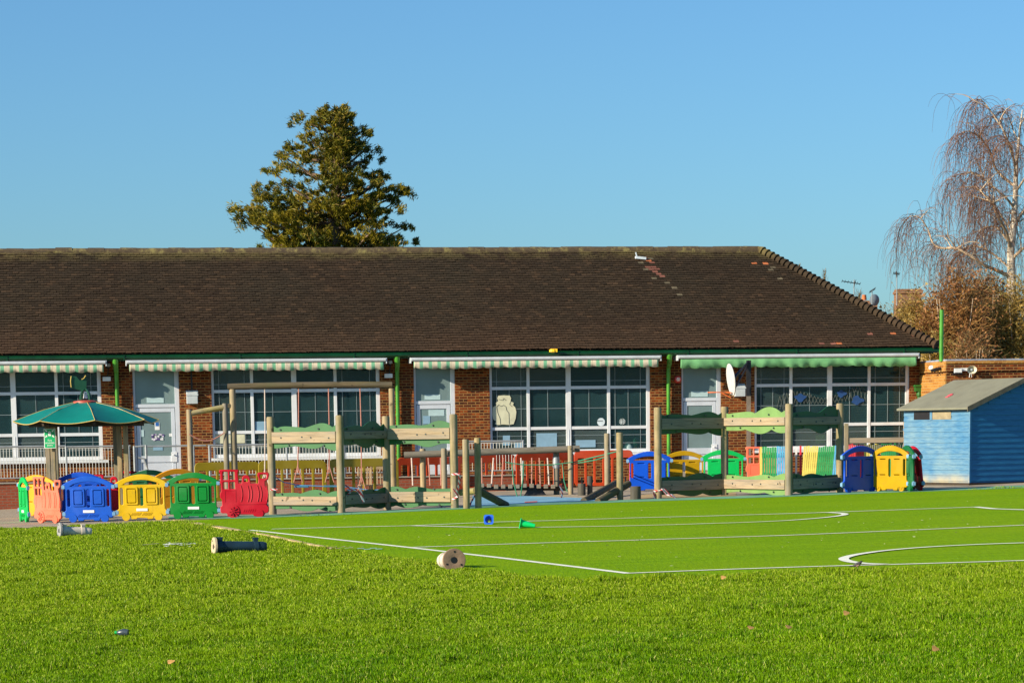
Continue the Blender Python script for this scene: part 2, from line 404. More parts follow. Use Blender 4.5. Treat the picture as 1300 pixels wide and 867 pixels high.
def shed_mat():
    m = N('blue painted boards'); v = m.coord('Object')
    sp = m.n('ShaderNodeSeparateXYZ'); m.l(v, sp.inputs[0])
    st = m.coord('Object', (1.2, 1.2, 9)); a = m.noise(st, 2.4, 6, 0.7); b = m.noise(v, 1.4, 4)
    c = m.ramp(a, [(0.3, (0.003, 0.105, 0.27)), (0.6, (0.010, 0.165, 0.36)), (0.8, (0.035, 0.22, 0.42))])
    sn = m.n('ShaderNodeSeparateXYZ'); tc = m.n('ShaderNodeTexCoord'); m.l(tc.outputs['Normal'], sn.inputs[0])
    lf = m.math('LESS_THAN', sn.outputs[0], -0.5)   # the sun-facing end wall: weathering plus sunlit brightness put into its colour
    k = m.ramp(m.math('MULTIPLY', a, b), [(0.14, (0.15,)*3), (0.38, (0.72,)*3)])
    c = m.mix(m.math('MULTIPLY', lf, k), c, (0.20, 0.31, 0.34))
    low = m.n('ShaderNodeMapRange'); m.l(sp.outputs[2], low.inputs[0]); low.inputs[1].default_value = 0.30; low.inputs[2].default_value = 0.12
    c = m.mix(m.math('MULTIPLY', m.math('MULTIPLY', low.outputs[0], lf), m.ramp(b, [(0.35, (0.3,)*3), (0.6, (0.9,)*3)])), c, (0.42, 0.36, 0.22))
    m.bsdf(c, 0.6, 0, a, 0.25, 0.006); return m.mat
M_SHED = shed_mat()
M_FELT = pmat('grey green roofing felt', (0.19, 0.19, 0.135), 0.95, 0.12, 3, 0.5, 120, dirt=(0.15, 0.14, 0.09), damt=0.4)
M_FELTD = pmat('verge board', (0.16, 0.14, 0.10), 0.9, 0.3, 8)
# awning cloth
def awning_mat(striped):
    m = N('striped awning cloth' if striped else 'plain green awning cloth'); v = m.coord('Object')
    sp = m.n('ShaderNodeSeparateXYZ'); m.l(v, sp.inputs[0])
    nz = m.noise(v, 5, 4)
    if striped:
        p = m.math('FRACT', m.math('ADD', m.math('DIVIDE', sp.outputs[0], 0.245), m.math('MULTIPLY', nz, 0.08)))
        c = m.ramp(p, [(0.0, (0.14, 0.42, 0.23)), (0.30, (0.16, 0.44, 0.26)), (0.36, (0.62, 0.56, 0.40)), (0.5, (0.62, 0.55, 0.42)), (0.55, (0.45, 0.40, 0.27)), (0.60, (0.64, 0.55, 0.42)), (0.9, (0.60, 0.53, 0.40)), (0.94, (0.25, 0.45, 0.30))])
        k = m.ramp(m.noise(v, 14, 5, 0.7), [(0.5, (0,)*3), (0.75, (0.5,)*3)]); c = m.mix(k, c, (0.22, 0.20, 0.15))
    else:
        c = m.ramp(nz, [(0.3, (0.10, 0.30, 0.12)), (0.7, (0.17, 0.42, 0.18))])
    b = m.bsdf(c, 0.85); return m.mat
M_AWN = awning_mat(True); M_AWNG = awning_mat(False)
# greenery
def grass_mat():
    m = N('grass blades'); g = m.n('ShaderNodeNewGeometry'); r = g.outputs['Random Per Island']
    v = m.coord('Object')
    c = m.ramp(r, [(0.0, (0.028, 0.085, 0.0006)), (0.4, (0.082, 0.215, 0.001)), (0.75, (0.155, 0.34, 0.002)), (0.90, (0.27, 0.44, 0.010)), (0.96, (0.48, 0.54, 0.08)), (1.0, (0.60, 0.56, 0.18))])
    n = m.noise(v, 0.55, 4); n2 = m.noise(v, 2.6, 4)
    c = m.mix(m.ramp(n, [(0.35, (0,)*3), (0.7, (0.5,)*3)]), c, (0.21, 0.34, 0.003))
    c = m.mix(m.ramp(n2, [(0.5, (0,)*3), (0.75, (0.6,)*3)]), c, (0.04, 0.125, 0.001))
    sp = m.n('ShaderNodeSeparateXYZ'); m.l(v, sp.inputs[0]); mr = m.n('ShaderNodeMapRange'); m.l(m.math('ADD', sp.outputs[1], m.math('MULTIPLY', n, 8.0)), mr.inputs[0])
    mr.inputs[1].default_value = 24.0; mr.inputs[2].default_value = 34.0; mr.inputs[3].default_value = 0.0; mr.inputs[4].default_value = 0.5
    c = m.mix(mr.outputs[0], c, m.ramp(r, [(0.0, (0.10, 0.18, 0.001)), (0.6, (0.30, 0.42, 0.003)), (1.0, (0.58, 0.60, 0.08))]))   # yellower, brighter grass with growing distance
    d = m.n('ShaderNodeBsdfPrincipled'); m.l(c, d.inputs['Base Color']); d.inputs['Roughness'].default_value = 0.38; d.inputs['Specular IOR Level'].default_value = 0.09
    t = m.n('ShaderNodeBsdfTranslucent'); m.l(c, t.inputs[0])
    mx = m.n('ShaderNodeMixShader'); mx.inputs[0].default_value = 0.24
    m.l(d.outputs[0], mx.inputs[1]); m.l(t.outputs[0], mx.inputs[2]); m.l(mx.outputs[0], m.out.inputs[0]); return m.mat
M_GRASS = grass_mat()
def lawn_mat():
    m = N('lawn soil and thatch'); v = m.coord('Object')
    a = m.noise(v, 0.5, 5); b = m.noise(v, 22, 5, 0.7)
    c = m.ramp(b, [(0.3, (0.03, 0.065, 0.001)), (0.55, (0.075, 0.13, 0.002)), (0.8, (0.13, 0.18, 0.006))])
    c = m.mix(m.ramp(a, [(0.4, (0,)*3), (0.75, (0.5,)*3)]), c, (0.09, 0.12, 0.02))
    m.bsdf(c, 1.0, 0, b, 0.8, 0.03, 0.0); return m.mat
M_LAWN = lawn_mat()
def turf_mat():
    m = N('artificial turf'); v = m.coord('Object'); st = m.coord('Object', (0.12, 2.2, 1))
    sk = m.coord('Object', (11, 1.1, 1)); a = m.noise(sk, 2.2, 5, 0.75); b = m.noise(st, 1.3, 5, 0.65); d = m.noise(v, 0.35, 3)
    c = m.ramp(a, [(0.25, (0.105, 0.225, 0.001)), (0.55, (0.195, 0.355, 0.002)), (0.8, (0.29, 0.45, 0.006))])
    c = m.mix(m.ramp(b, [(0.4, (0,)*3), (0.7, (0.6,)*3)]), c, (0.125, 0.26, 0.002))
    c = m.mix(m.ramp(d, [(0.4, (0,)*3), (0.7, (0.4,)*3)]), c, (0.24, 0.36, 0.004))
    e = m.noise(v, 26, 2, 0.4); c = m.mix(m.ramp(e, [(0.80, (0,)*3), (0.83, (0.5,)*3)]), c, (0.50, 0.52, 0.15))
    m.bsdf(c, 0.9, 0, a, 0.5, 0.02, 0.03); return m.mat
M_TURF = turf_mat()
def leaf_mat(name, stops, trans=0.25, patch=None):
    m = N(name); g = m.n('ShaderNodeNewGeometry'); v = m.coord('Object')
    c = m.ramp(g.outputs['Random Per Island'], stops)
    if patch:
        k = m.ramp(m.noise(v, 0.8, 4), [(0.45, (0,)*3), (0.62, (0.85,)*3)]); c = m.mix(k, c, patch)
    d = m.n('ShaderNodeBsdfPrincipled'); m.l(c, d.inputs['Base Color']); d.inputs['Roughness'].default_value = 0.6; d.inputs['Specular IOR Level'].default_value = 0.3
    t = m.n('ShaderNodeBsdfTranslucent'); m.l(c, t.inputs[0])
    mx = m.n('ShaderNodeMixShader'); mx.inputs[0].default_value = trans
    m.l(d.outputs[0], mx.inputs[1]); m.l(t.outputs[0], mx.inputs[2]); m.l(mx.outputs[0], m.out.inputs[0]); return m.mat
M_CONIFER = leaf_mat('conifer needles', [(0, (0.020, 0.036, 0.004)), (0.4, (0.070, 0.092, 0.006)), (0.75, (0.21, 0.185, 0.010)), (1, (0.34, 0.21, 0.05))], 0.22, (0.29, 0.225, 0.008))
M_BARK = pmat('brown bark', (0.20, 0.13, 0.085), 0.9, 0.35, 6, 0.6, 20, stretch=(1, 1, 0.2))
def birch_mat():
    m = N('white birch bark'); st = m.coord('Object', (1.2, 1.2, 5)); v = m.coord('Object')
    a = m.noise(st, 1.5, 6, 0.7)
    c = m.ramp(a, [(0.34, (0.07, 0.05, 0.035)), (0.42, (0.50, 0.42, 0.32)), (0.65, (0.80, 0.72, 0.60))])
    m.bsdf(c, 0.85, 0, a, 0.4); return m.mat
M_BIRCH = birch_mat()
M_LIMB = pmat('pale brown limb', (0.48, 0.36, 0.24), 0.9, 0.3, 3)
def twig_mat(name, stops):
    m = N(name); g = m.n('ShaderNodeNewGeometry'); c = m.ramp(g.outputs['Random Per Island'], stops); m.bsdf(c, 0.8, spec=0.2); return m.mat
M_TWIG = twig_mat('red brown twigs', [(0, (0.12, 0.058, 0.038)), (0.5, (0.20, 0.10, 0.065)), (1, (0.29, 0.17, 0.10))])
M_OCHRE = twig_mat('ochre twigs', [(0, (0.20, 0.125, 0.025)), (0.5, (0.38, 0.24, 0.05)), (1, (0.55, 0.38, 0.10))])
M_RUSSET = twig_mat('russet twigs', [(0, (0.18, 0.085, 0.025)), (0.5, (0.34, 0.18, 0.055)), (1, (0.50, 0.30, 0.10))])
M_DULL = twig_mat('dull grey brown twigs', [(0, (0.12, 0.08, 0.035)), (0.5, (0.25, 0.165, 0.07)), (1, (0.40, 0.28, 0.12))])
M_OLIVE = leaf_mat('olive ivy leaves', [(0, (0.03, 0.05, 0.01)), (1, (0.10, 0.12, 0.02))])
# ------------------------------------------------------------------ school building (local x along the front, y into the building)
school = thing('school_building', 'long single storey red brick school with brown tiled hipped roof and big white windows', 'school', FO, PSI)
def S(x, y=500, d=0.0): return fac(x, y, d)[0]
Z_FLOOR, Z_HEAD, Z_SOF = 0.33, 3.32, 3.58
Z_SB, Z_FB = 0.83, 0.90
Z_T2, Z_T1 = 1.575, 2.68
S_END = S(1168, 480)
S_LEFT = -24.0
wins = [
    dict(l=-92, m=[-38, 16.7, 71.6], r=128.5),
    dict(l=268.5, m=[320, 373.5, 426], r=482.5),
    dict(l=621.7, m=[671, 722, 773.2], r=825.5),
    dict(l=958, m=[1004.8, 1054, 1104], r=1154.5)]
doors = [(168.8, 227.5), (525.5, 577.8), (865.2, 915.5)]
ops = []
for w in wins:
    w['s'] = [S(w['l'])]+[S(q) for q in w['m']]+[S(w['r'])]
    ops.append((w['s'][0], w['s'][-1], Z_SB))
dS = [(S(a), S(b)) for a, b in doors]
for a, b in dS: ops.append((a, b, Z_FLOOR))
ops.sort()
wall = MB(); x = S_LEFT; TH = 0.30
for a, b, z0 in ops:
    wall.box(x, a, 0, TH, -0.8, Z_SOF)
    wall.box(a, b, 0, TH, -0.8, z0); wall.box(a, b, 0, TH, Z_HEAD, Z_SOF)
    x = b
wall.box(x, S_END, 0, TH, -0.8, Z_SOF)
wall.box(S_END-TH, S_END, TH, 9.5, -0.8, Z_SOF)
wall.box(S_LEFT, S_END-TH, 9.2, 9.5, -0.8, Z_SOF)
wall.build('wall', M_BRICK, school)
# rooms seen through the glass
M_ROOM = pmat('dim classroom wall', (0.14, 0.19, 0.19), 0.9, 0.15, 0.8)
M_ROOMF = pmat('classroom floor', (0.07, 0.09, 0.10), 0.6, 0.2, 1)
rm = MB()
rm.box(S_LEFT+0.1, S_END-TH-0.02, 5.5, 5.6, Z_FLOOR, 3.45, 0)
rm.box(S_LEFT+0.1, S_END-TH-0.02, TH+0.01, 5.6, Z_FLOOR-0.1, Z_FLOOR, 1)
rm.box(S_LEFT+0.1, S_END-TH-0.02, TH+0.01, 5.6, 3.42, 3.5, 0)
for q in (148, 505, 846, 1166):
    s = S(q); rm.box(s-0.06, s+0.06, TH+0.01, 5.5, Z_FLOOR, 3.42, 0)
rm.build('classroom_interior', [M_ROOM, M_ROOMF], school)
# windows
for wi, w in enumerate(wins):
    e = w['s']; fr = MB(); Y0, Y1 = 0.055, 0.125
    fr.box(e[0], e[0]+0.07, Y0, Y1, Z_FB, Z_HEAD); fr.box(e[4]-0.10, e[4], Y0, Y1, Z_FB, Z_HEAD)
    fr.box(e[0]+0.07, e[4]-0.10, Y0, Y1, Z_FB-0.01, Z_FB+0.085); fr.box(e[0]+0.07, e[4]-0.10, Y0, Y1, Z_HEAD-0.07, Z_HEAD)
    edges = [e[0]+0.07]
    for k, hw in ((1, 0.042), (2, 0.07), (3, 0.042)):
        fr.box(e[k]-hw, e[k]+hw, Y0-0.005, Y1, Z_FB+0.085, Z_HEAD-0.07)
        if hw > 0.05: fr.box(e[k]-0.012, e[k]+0.012, Y0-0.012, Y0-0.005, Z_FB+0.085, Z_T2-0.04)
        edges += [e[k]-hw, e[k]+hw]
    edges.append(e[4]-0.10)
    bars = MB(); pan = MB(); yb = 0.088
    for c in range(4):
        a, b = edges[2*c], edges[2*c+1]
        for zt in (Z_T1, Z_T2): fr.box(a, b, Y0+0.004, Y1-0.002, zt-0.042, zt+0.042)
        rows = [(Z_FB+0.085, Z_T2-0.042), (Z_T2+0.042, Z_T1-0.042), (Z_T1+0.042, Z_HEAD-0.07)]
        for ri, (z0, z1) in enumerate(rows):
            pan.box(a, b, 0.093, 0.103, z0, z1)
            t = 0.0075
            def hbar(f): bars.box(a, b, yb-0.004, yb+0.005, z0+(z1-z0)*f-t, z0+(z1-z0)*f+t)
            def vbar(f): bars.box(a+(b-a)*f-t, a+(b-a)*f+t, yb-0.006, yb+0.0045, z0, z1)
            if ri == 1: hbar(0.49)
            elif ri == 2: hbar(0.27)
            else: hbar(0.70); hbar(0.30)
            if ri == 1: vbar(0.5)
            if c in (0, 3): vbar(0.14); vbar(0.84)
    fo = fr.build('window', M_UPVC, school, bevel=0.006)
    pan.build('pane', M_GLASS, fo)
    bars.build('glazing_bars', M_BAR, fo)
    sl = MB(); sl.box(e[0]-0.05, e[4]+0.14, -0.11, 0.10, Z_SB-0.02, Z_SB+0.055); sl.build('sill', M_SILL, fo, bevel=0.008)
# doors
for di, (a, b) in enumerate(dS):
    dr = MB(); Y0, Y1 = 0.05, 0.13; zl = 2.27
    dr.box(a, a+0.06, Y0, Y1, Z_FLOOR, Z_HEAD); dr.box(b-0.12, b, Y0, Y1, Z_FLOOR, Z_HEAD)
    dr.box(a+0.06, b-0.12, Y0, Y1, zl, zl+0.09)
    # the leaf: stiles, rails, lower panel
    la, lb = a+0.075, b-0.135; y0, y1 = 0.066, 0.118
    dr.box(la, la+0.10, y0, y1, Z_FLOOR+0.02, zl-0.015); dr.box(lb-0.10, lb, y0, y1, Z_FLOOR+0.02, zl-0.015)
    dr.box(la+0.10, lb-0.10, y0, y1, zl-0.125, zl-0.015); dr.box(la+0.10, lb-0.10, y0, y1, 0.80, 0.97)
    dr.box(la+0.10, lb-0.10, y0, y1, Z_FLOOR+0.02, 0.47); dr.box(la+0.10, lb-0.10, y0+0.02, y1-0.01, 0.47, 0.80)
    o = dr.build('door', M_DOOR, school, bevel=0.005)
    g = MB(); g.box(la+0.10, lb-0.10, 0.085, 0.10, 0.97, zl-0.125); g.build('glass_panel', M_DOORGLASS, o)
    g = MB(); g.box(a+0.06, b-0.12, 0.085, 0.10, zl+0.09, Z_HEAD); g.build('transom_pane', M_DOORGLASS, o)
    h = MB(); h.box(lb-0.13, lb+0.03, 0.035, 0.066, 0.80, 1.07); h.box(lb-0.085, lb-0.045, 0.0, 0.035, 0.98, 1.01); h.build('handle', M_UPVC, o, bevel=0.004)
    st = MB(); st.box(a-0.1, b+0.1, -0.35, 0.05, Z_FLOOR-0.5, Z_FLOOR+0.004); st.build('door_step', M_PAVE, school)
# roof ---------------------------------------------------------------
D_E = 0.42
z_e = fac(620, 444.6, D_E)[1]
s_c = S(1191, 441, D_E)
R_ = 5.0
for _ in range(30):
    s_r = S(962, 315, -R_)
    R_ = R_*0.5 + 0.5*max(3.0, s_c - s_r - D_E)
R_ = min(R_, 5.6)
s_r = S(962, 316, -R_)
z_r = fac(500, 317.5, -R_)[1]
RUN = R_+D_E; RISE = z_r-z_e; SL = math.hypot(RUN, RISE); PIT = math.atan2(RISE, RUN)
print('roof', R_, 'pitch', math.degrees(PIT), 'z', z_e, z_r, 's', s_c, s_r, S_END)
def roof_pt(s, a, h=0.0):
    """a metres up the slope from the eave, h metres off it"""
    u = math.sin(s*0.43+0.6)*0.012 + math.sin(s*1.13+a*0.7)*0.007 + math.sin(a*1.9+s*0.21)*0.010
    h = h+u
    return (s, -D_E + a*math.cos(PIT) - h*math.sin(PIT), z_e + a*math.sin(PIT) + h*math.cos(PIT))
rng = random.Random(3)
NC = 43; G = SL/NC; TW = 0.168
V = []; FA = []; MI = []
patches = [(800, 352, 0.30, 4.8)]
def hipmax(a): return s_c + (s_r-s_c)*a/SL
oranges = [S(944, 334, -4.2), S(959, 334, -4.2)]
vent_s = S(803, 331, -4.4); hs0, hs1 = S(966, 324, -4.6), S(985, 372, -2.6)
for i in range(NC):
    a0 = i*G - 0.02; off = (i % 2)*TW/2
    n = int((hipmax(max(a0, 0)) - S_LEFT)/TW)+2
    for j in range(n):
        s0 = S_LEFT + off + j*TW
        if s0+TW*0.5 > hipmax(max(a0, 0)): break
        s1 = s0+TW-0.006
        da = rng.gauss(0, 0.006); hh = 0.026+rng.gauss(0, 0.0035); sk = rng.gauss(0, 0.004)
        b = len(V); hh += 0.013
        V += [roof_pt(s0, a0+da-sk, hh), roof_pt(s1, a0+da+sk, hh+rng.gauss(0, 0.002)), roof_pt(s1, a0+G+0.06, 0.006), roof_pt(s0, a0+G+0.06, 0.006),
              roof_pt(s0, a0+da-sk+0.004, hh-0.013), roof_pt(s1, a0+da+sk+0.004, hh-0.013)]
        FA += [(b, b+1, b+2, b+3), (b+4, b+5, b+1, b)]
        sm = (s0+s1)/2; up = a0/SL; m = 0
        if rng.random() < 0.0012 and sm > 8: m = 1
        # patches of newer tiles low on the right and below the vent
        if 1 <= i <= 5 and sm > 6.2:
            k = math.sin(sm*2.1+i*0.8)+math.sin(sm*0.83+i)
            if k > 1.2 and rng.random() < 0.45: m = 2
            if k > 1.4 and rng.random() < 0.16: m = 1
        if i == 36 and (abs(sm-oranges[0]) < 0.085 or abs(sm-oranges[1]) < 0.085): m = 1
        dv = sm - (vent_s + 0.05 + (0.90-up)*1.6)
        if 0.60 < up < 0.90 and abs(dv) < 0.20-0.3*(0.9-up) and rng.random() < (0.75 if up > 0.75 else 0.3): m = 1 if rng.random() < 0.22 else 2
        if 0.45 < up < 0.90 and abs(dv) < 0.24 and m == 0 and rng.random() < 0.7*(up-0.35): m = 3
        hv = sm - (hs0+(hs1-hs0)*(0.97-up)/0.42)
        if 0.5 < up < 0.97 and abs(hv) < 0.16 and rng.random() < 0.9*(up-0.45): m = 3
        if up > 0.955 and math.sin(sm*0.9)+math.sin(sm*0.37+1) > 0.2 and rng.random() < 0.45: m = 3
        MI += [m, m]
me = bpy.data.meshes.new('roof'); me.from_pydata(V, [], FA); me.polygons.foreach_set('material_index', MI); me.update()
roof = link('roof', me, school, [M_TILE, M_TILE_O, M_TILE_R, M_TILE_L])
und = MB()
yr = R_
und.add([(S_LEFT, -D_E+0.03, z_e-0.01), (s_c-0.05, -D_E+0.03, z_e-0.01), (s_r, yr, z_r-0.02), (S_LEFT, yr, z_r-0.02),
         (s_c-0.05, 2*R_+D_E, z_e-0.01), (S_LEFT, 2*R_+D_E, z_e-0.01)], [(0, 1, 2, 3), (1, 4, 2), (4, 5, 3, 2)])
und.build('roof_deck', M_TILE, roof)
# hip bonnets and ridge tiles
A = Vector(roof_pt(s_c-0.06, 0.02, 0.03)); B = Vector(roof_pt(s_r, SL-0.02, 0.03)); d = (B-A)
nb = 38; hb = MB()
rot = d.to_track_quat('Z', 'Y').to_matrix().to_4x4()
for i in range(nb):
    p = A + d*(i/nb); M = Matrix.Translation(p) @ rot @ Matrix.Rotation(rng.gauss(0, 0.04), 4, 'X')
    L = d.length/nb
    hb.lathe([(0.15, -0.02), (0.145, 0.0), (0.07, L*1.25)], 10, 0, M)
hb.build('hip_tiles', M_TILE, roof)
rt = MB(); s = S_LEFT
while s < s_r-0.05:
    e = min(s+0.45, s_r+0.03); z = z_r-0.075+rng.gauss(0, 0.006)
    rt.tube([(s-0.004, yr, z), (e+0.004, yr, z+rng.gauss(0, 0.003))], [0.155, 0.152], 12)
    s += 0.45
rt.build('ridge_tiles', M_RIDGE, roof, smooth=True)
# white roof vent
vt = MB(); p = Vector(roof_pt(vent_s, SL*0.885, 0.03))
vt.beam(p+Vector((-0.15, 0, 0.04)), p+Vector((0.15, 0, 0.01)), 0.16, 0.07); vt.beam(p+Vector((-0.1, 0.02, 0.05)), p+Vector((-0.14, 0.02, 0.19)), 0.03, 0.03)
vt.build('roof_vent', pmat('pale blue white lead', (0.62, 0.70, 0.76), 0.5), roof)
# soffit, fascia, gutter
so = MB(); so.box(S_LEFT, s_c-0.1, -D_E+0.13, 0.0, Z_SOF, Z_SOF+0.03); so.box(S_LEFT, s_c-0.1, -D_E+0.11, -D_E+0.135, Z_SOF-0.07, z_e-0.02)
so.box(S_END, s_c-0.1, 0.0, 9.5, Z_SOF, Z_SOF+0.03)
so.build('fascia', M_GUTTER, school)
gt = MB(); gt.tube([(S_LEFT, -D_E+0.035, z_e-0.105), (s_c+0.02, -D_E+0.035, z_e-0.105)], 0.068, 12)
s = S_LEFT+1
while s < s_c: gt.box(s-0.02, s+0.02, -D_E-0.045, -D_E+0.11, z_e-0.185, z_e-0.05); s += 3.1
gt.build('gutter', M_GUTTER, school, smooth=True)
for q in (148.6, 504.6, 848.6):
    s = S(q, 500, 0.1); pp = MB()
    pp.tube([(s-0.02, -D_E+0.06, z_e-0.15), (s-0.02, -D_E+0.07, z_e-0.27), (s-0.01, -0.30, z_e-0.40), (s, -0.12, z_e-0.52), (s, -0.10, 2.4), (s, -0.10, -0.4)], [0.082, 0.075, 0.066, 0.06, 0.052, 0.052], 12)
    for z in (0.9, 2.0, 3.0): pp.lathe([(0.062, -0.03), (0.062, 0.03)], 12, 0, Matrix.Translation((s, -0.10, z)))
    pp.build('downpipe', M_PIPE, school, smooth=True)
# ------------------------------------------------------------------ awnings
awn = [(-130, 134, 'striped', 'green and cream striped awning over the window behind the teal gazebo roof'),
       (161, 490, 'striped', 'green and cream striped awning above the door with notices and the swing beam'),
       (522.5, 838.5, 'striped', 'green and cream striped awning above the window with the paper owl'),
       (861.5, 1166, 'plain', 'plain green awning with no stripes above the window behind the basketball hoop')]
AD = 0.56
z_a = fac(650, 455.2, AD)[1]
for k, (xa, xb, kind, lab) in enumerate(awn):
    a, b = S(xa, 460, AD), S(xb, 458, AD)
    t = thing('awning', lab, 'awning', fw(a, 0, z_a), PSI, 'awnings along the school front'); L = b-a
    c = MB(); c.box(0, L, -AD, -0.30, -0.045, 0.045); c.tube([(0, -AD, 0.0), (L, -AD, 0.0)], 0.05, 10)
    c.box(-0.03, 0.0, -AD-0.02, -0.02, -0.10, 0.05); c.box(L, L+0.03, -AD-0.02, -0.02, -0.10, 0.05)
    c.build('cassette', pmat('pale grey awning case', (0.50, 0.54, 0.56), 0.4, 0.1), t, bevel=0.008)
    n = int(L/0.045); H = 0.17 if kind == 'striped' else 0.225
    vv = []; ff = []
    for i in range(n+1):
        x = 0.06+(L-0.12)*i/n
        if kind == 'plain': y = -AD+0.032*math.sin(x*7.1)+0.018*math.sin(x*17+1)
        else: y = -AD+0.014*math.sin(x*5.3+k)+0.008*math.sin(x*13)
        zb = -0.055-H-0.035*abs(math.sin(PI*x/0.31+k))+0.012*math.sin(x*2.3+k)
        vv += [(x, -AD, -0.055), (x, y*0.5-AD/2, -0.055-H*0.5), (x, y, zb)]
        if i:
            q = 3*i; ff += [(q-3, q, q+1, q-2), (q-2, q+1, q+2, q-1)]
    v = MB(); v.add(vv, ff); o = v.build('valance', M_AWN if kind == 'striped' else M_AWNG, t)
    so_ = o.modifiers.new('solid', 'SOLIDIFY'); so_.thickness = 0.006
    for p in o.data.polygons: p.use_smooth = True
# ------------------------------------------------------------------ flat roofed brick wing on the right
s_x, EXT_D = S_END+0.02, 2.35
z_x = fac(1200, 457.5, EXT_D)[1]
ext = thing('brick_extension', 'flat roofed orange brick wing behind the blue shed', 'building', fw(s_x, 0, 0), PSI)
e = MB(); e.box(0, 9, -EXT_D, 0.3, -0.8, z_x-0.36); e.box(-0.0, 9, -EXT_D, 3.0, z_x-0.36, z_x-0.28) if False else None
e.box(0, 9, -EXT_D-0.02, 0.3, z_x-0.30, z_x-0.09)
e.box(0.02, 9, -EXT_D+0.03, 0.3, z_x-0.36, z_x-0.30)
e.build('wall', M_BRICK, ext)
e = MB(); e.box(-0.03, -0.001, -EXT_D, 0.0, -0.8, z_x-0.36); e.box(-0.03, -0.001, -EXT_D-0.02, 0.0, z_x-0.30, z_x-0.09); e.build('sunlit_end_wall', M_BRICK_SUN, ext)  # thin facing slab whose brighter brick colour carries the strong sun
e = MB(); e.box(-0.03, 9, -EXT_D-0.05, 0.3, z_x-0.09, z_x-0.015); e.build('coping', M_BRICK_SUN, ext)
e = MB(); e.box(0.0, 9, -EXT_D-0.01, 6, z_x-0.012, z_x+0.03); e.build('roof_edging', pmat('blue grey roof edging', (0.28, 0.33, 0.42), 0.5, 0.3, 5), ext)
def on_ext(x, y, d=0.0):
    s, z = fac(x, y, EXT_D+d); return fw(s, EXT_D+d, z)
# green flue pole standing on the wing
pg = atY(1195, 456, (fw(s_x+0.3, EXT_D-0.3)).y)
t = MB(); ht = atY(1194, 393.5, pg.y).z-pg.z
t.tube([(0, 0, -0.06), (0, 0, ht)], 0.058, 14); t.lathe([(0.064, ht*0.12), (0.064, ht*0.2)], 14)
tag(t.build('vent_pipe', M_PIPE, None, smooth=True, loc=pg), 'tall bright green pipe standing on the flat roofed brick wing', 'pipe')
# hopper head
hp = fac(1170.5, 496, 0.2); o = MB()
M_HOP = pmat('green hopper paint', (0.02, 0.13, 0.02), 0.4, 0.2)
o.box(-0.13, 0.13, -0.13, 0.0, -0.02, 0.17); o.box(-0.16, 0.16, -0.16, 0.0, 0.11, 0.17); o.lathe([(0.05, -3.2), (0.05, -0.16), (0.075, -0.14), (0.075, -0.08), (0.05, -0.02), (0.05, 0)], 10, 0, Matrix.Translation((0, -0.065, 0)))
tag(o.build('rainwater_hopper', M_HOP, None, loc=fw(hp[0]-0.05, 0.02, hp[1]), rz=PSI, bevel=0.005), 'dark green rainwater hopper at the corner of the school and the brick wing', 'hopper')
# ------------------------------------------------------------------ small fittings on the walls
def lamp_box(x, y, lab):
    s, z = fac(x, y, 0.1); t = thing('wall_box', lab, 'utility box', fw(s, 0, z), PSI, 'grey boxes on the brick piers')
    b = MB(); b.box(-0.15, 0.15, -0.14, 0.0, -0.16, 0.14); b.build('case', M_GREYBOX, t, bevel=0.012)
    b = MB(); b.add([(-0.16, -0.15, 0.06), (0.16, -0.15, 0.06), (0.16, 0, 0.17), (-0.16, 0, 0.17), (-0.16, -0.15, 0.09), (0.16, -0.15, 0.09), (0.16, 0, 0.20), (-0.16, 0, 0.20)], [(0, 1, 5, 4), (4, 5, 6, 7), (0, 4, 7, 3), (1, 2, 6, 5), (0, 3, 2, 1)]); b.build('lid', M_GREYBOX, t)
    b = MB(); b.box(-0.02, 0.02, -0.03, 0.0, 0.2, 0.75); b.build('conduit', M_BLACK, t)
lamp_box(244, 505, 'grey utility box on the brick pier right of the door with notices')
lamp_box(939.5, 496, 'grey utility box on the brick pier behind the basketball backboard')
def flood(x, y, lab):
    s, z = fac(x, y, 0.15); t = thing('floodlight', lab, 'floodlight', fw(s, 0, z), PSI, 'floodlights under the eaves')
    b = MB(); b.box(-0.11, 0.11, -0.15, -0.03, -0.06, 0.06); b.build('lamp_body', M_GREYBOX, t, bevel=0.01)
    b = MB(); b.box(-0.10, 0.10, -0.156, -0.151, -0.05, 0.05); b.build('lens', M_PAPER, t)
    b = MB(); b.tube([(0.05, 0.0, 0.34), (0.06, -0.12, 0.30), (0.02, -0.10, 0.06)], 0.015, 6); b.box(0.0, 0.10, -0.02, 0, 0.28, 0.42); b.build('bracket', M_BLACK, t)
    b = MB(); b.lathe([(0.02, -0.05), (0.055, -0.03), (0.055, 0.03), (0.03, 0.05)], 12, 0, Matrix.Translation((0.06, -0.12, 0.37))); b.build('sensor', M_GREYBOX, t, smooth=True)
flood(135.5, 481, 'white floodlight under the eaves left of the downpipe beside the gazebo roof')
flood(493.5, 477, 'white floodlight under the eaves above the right end of the swing beam')
s, z = fac(861, 481.5, 0.08); t = thing('alarm_bell', 'round red alarm bell on brick beside the green downpipe', 'alarm bell', fw(s, 0, z), PSI)
MX = Matrix.Rotation(PI/2, 4, 'X')
b = MB(); b.lathe([(0.11, 0), (0.11, 0.04), (0.09, 0.09), (0.03, 0.11)], 20, 0, MX); b.build('gong', pmat('alarm red', (0.55, 0.05, 0.03), 0.3), t, smooth=True)
b = MB(); b.lathe([(0.055, 0.103), (0.03, 0.118)], 16, 0, MX); b.build('badge', pmat('pale pink badge', (0.75, 0.5, 0.42), 0.5), t, smooth=True)
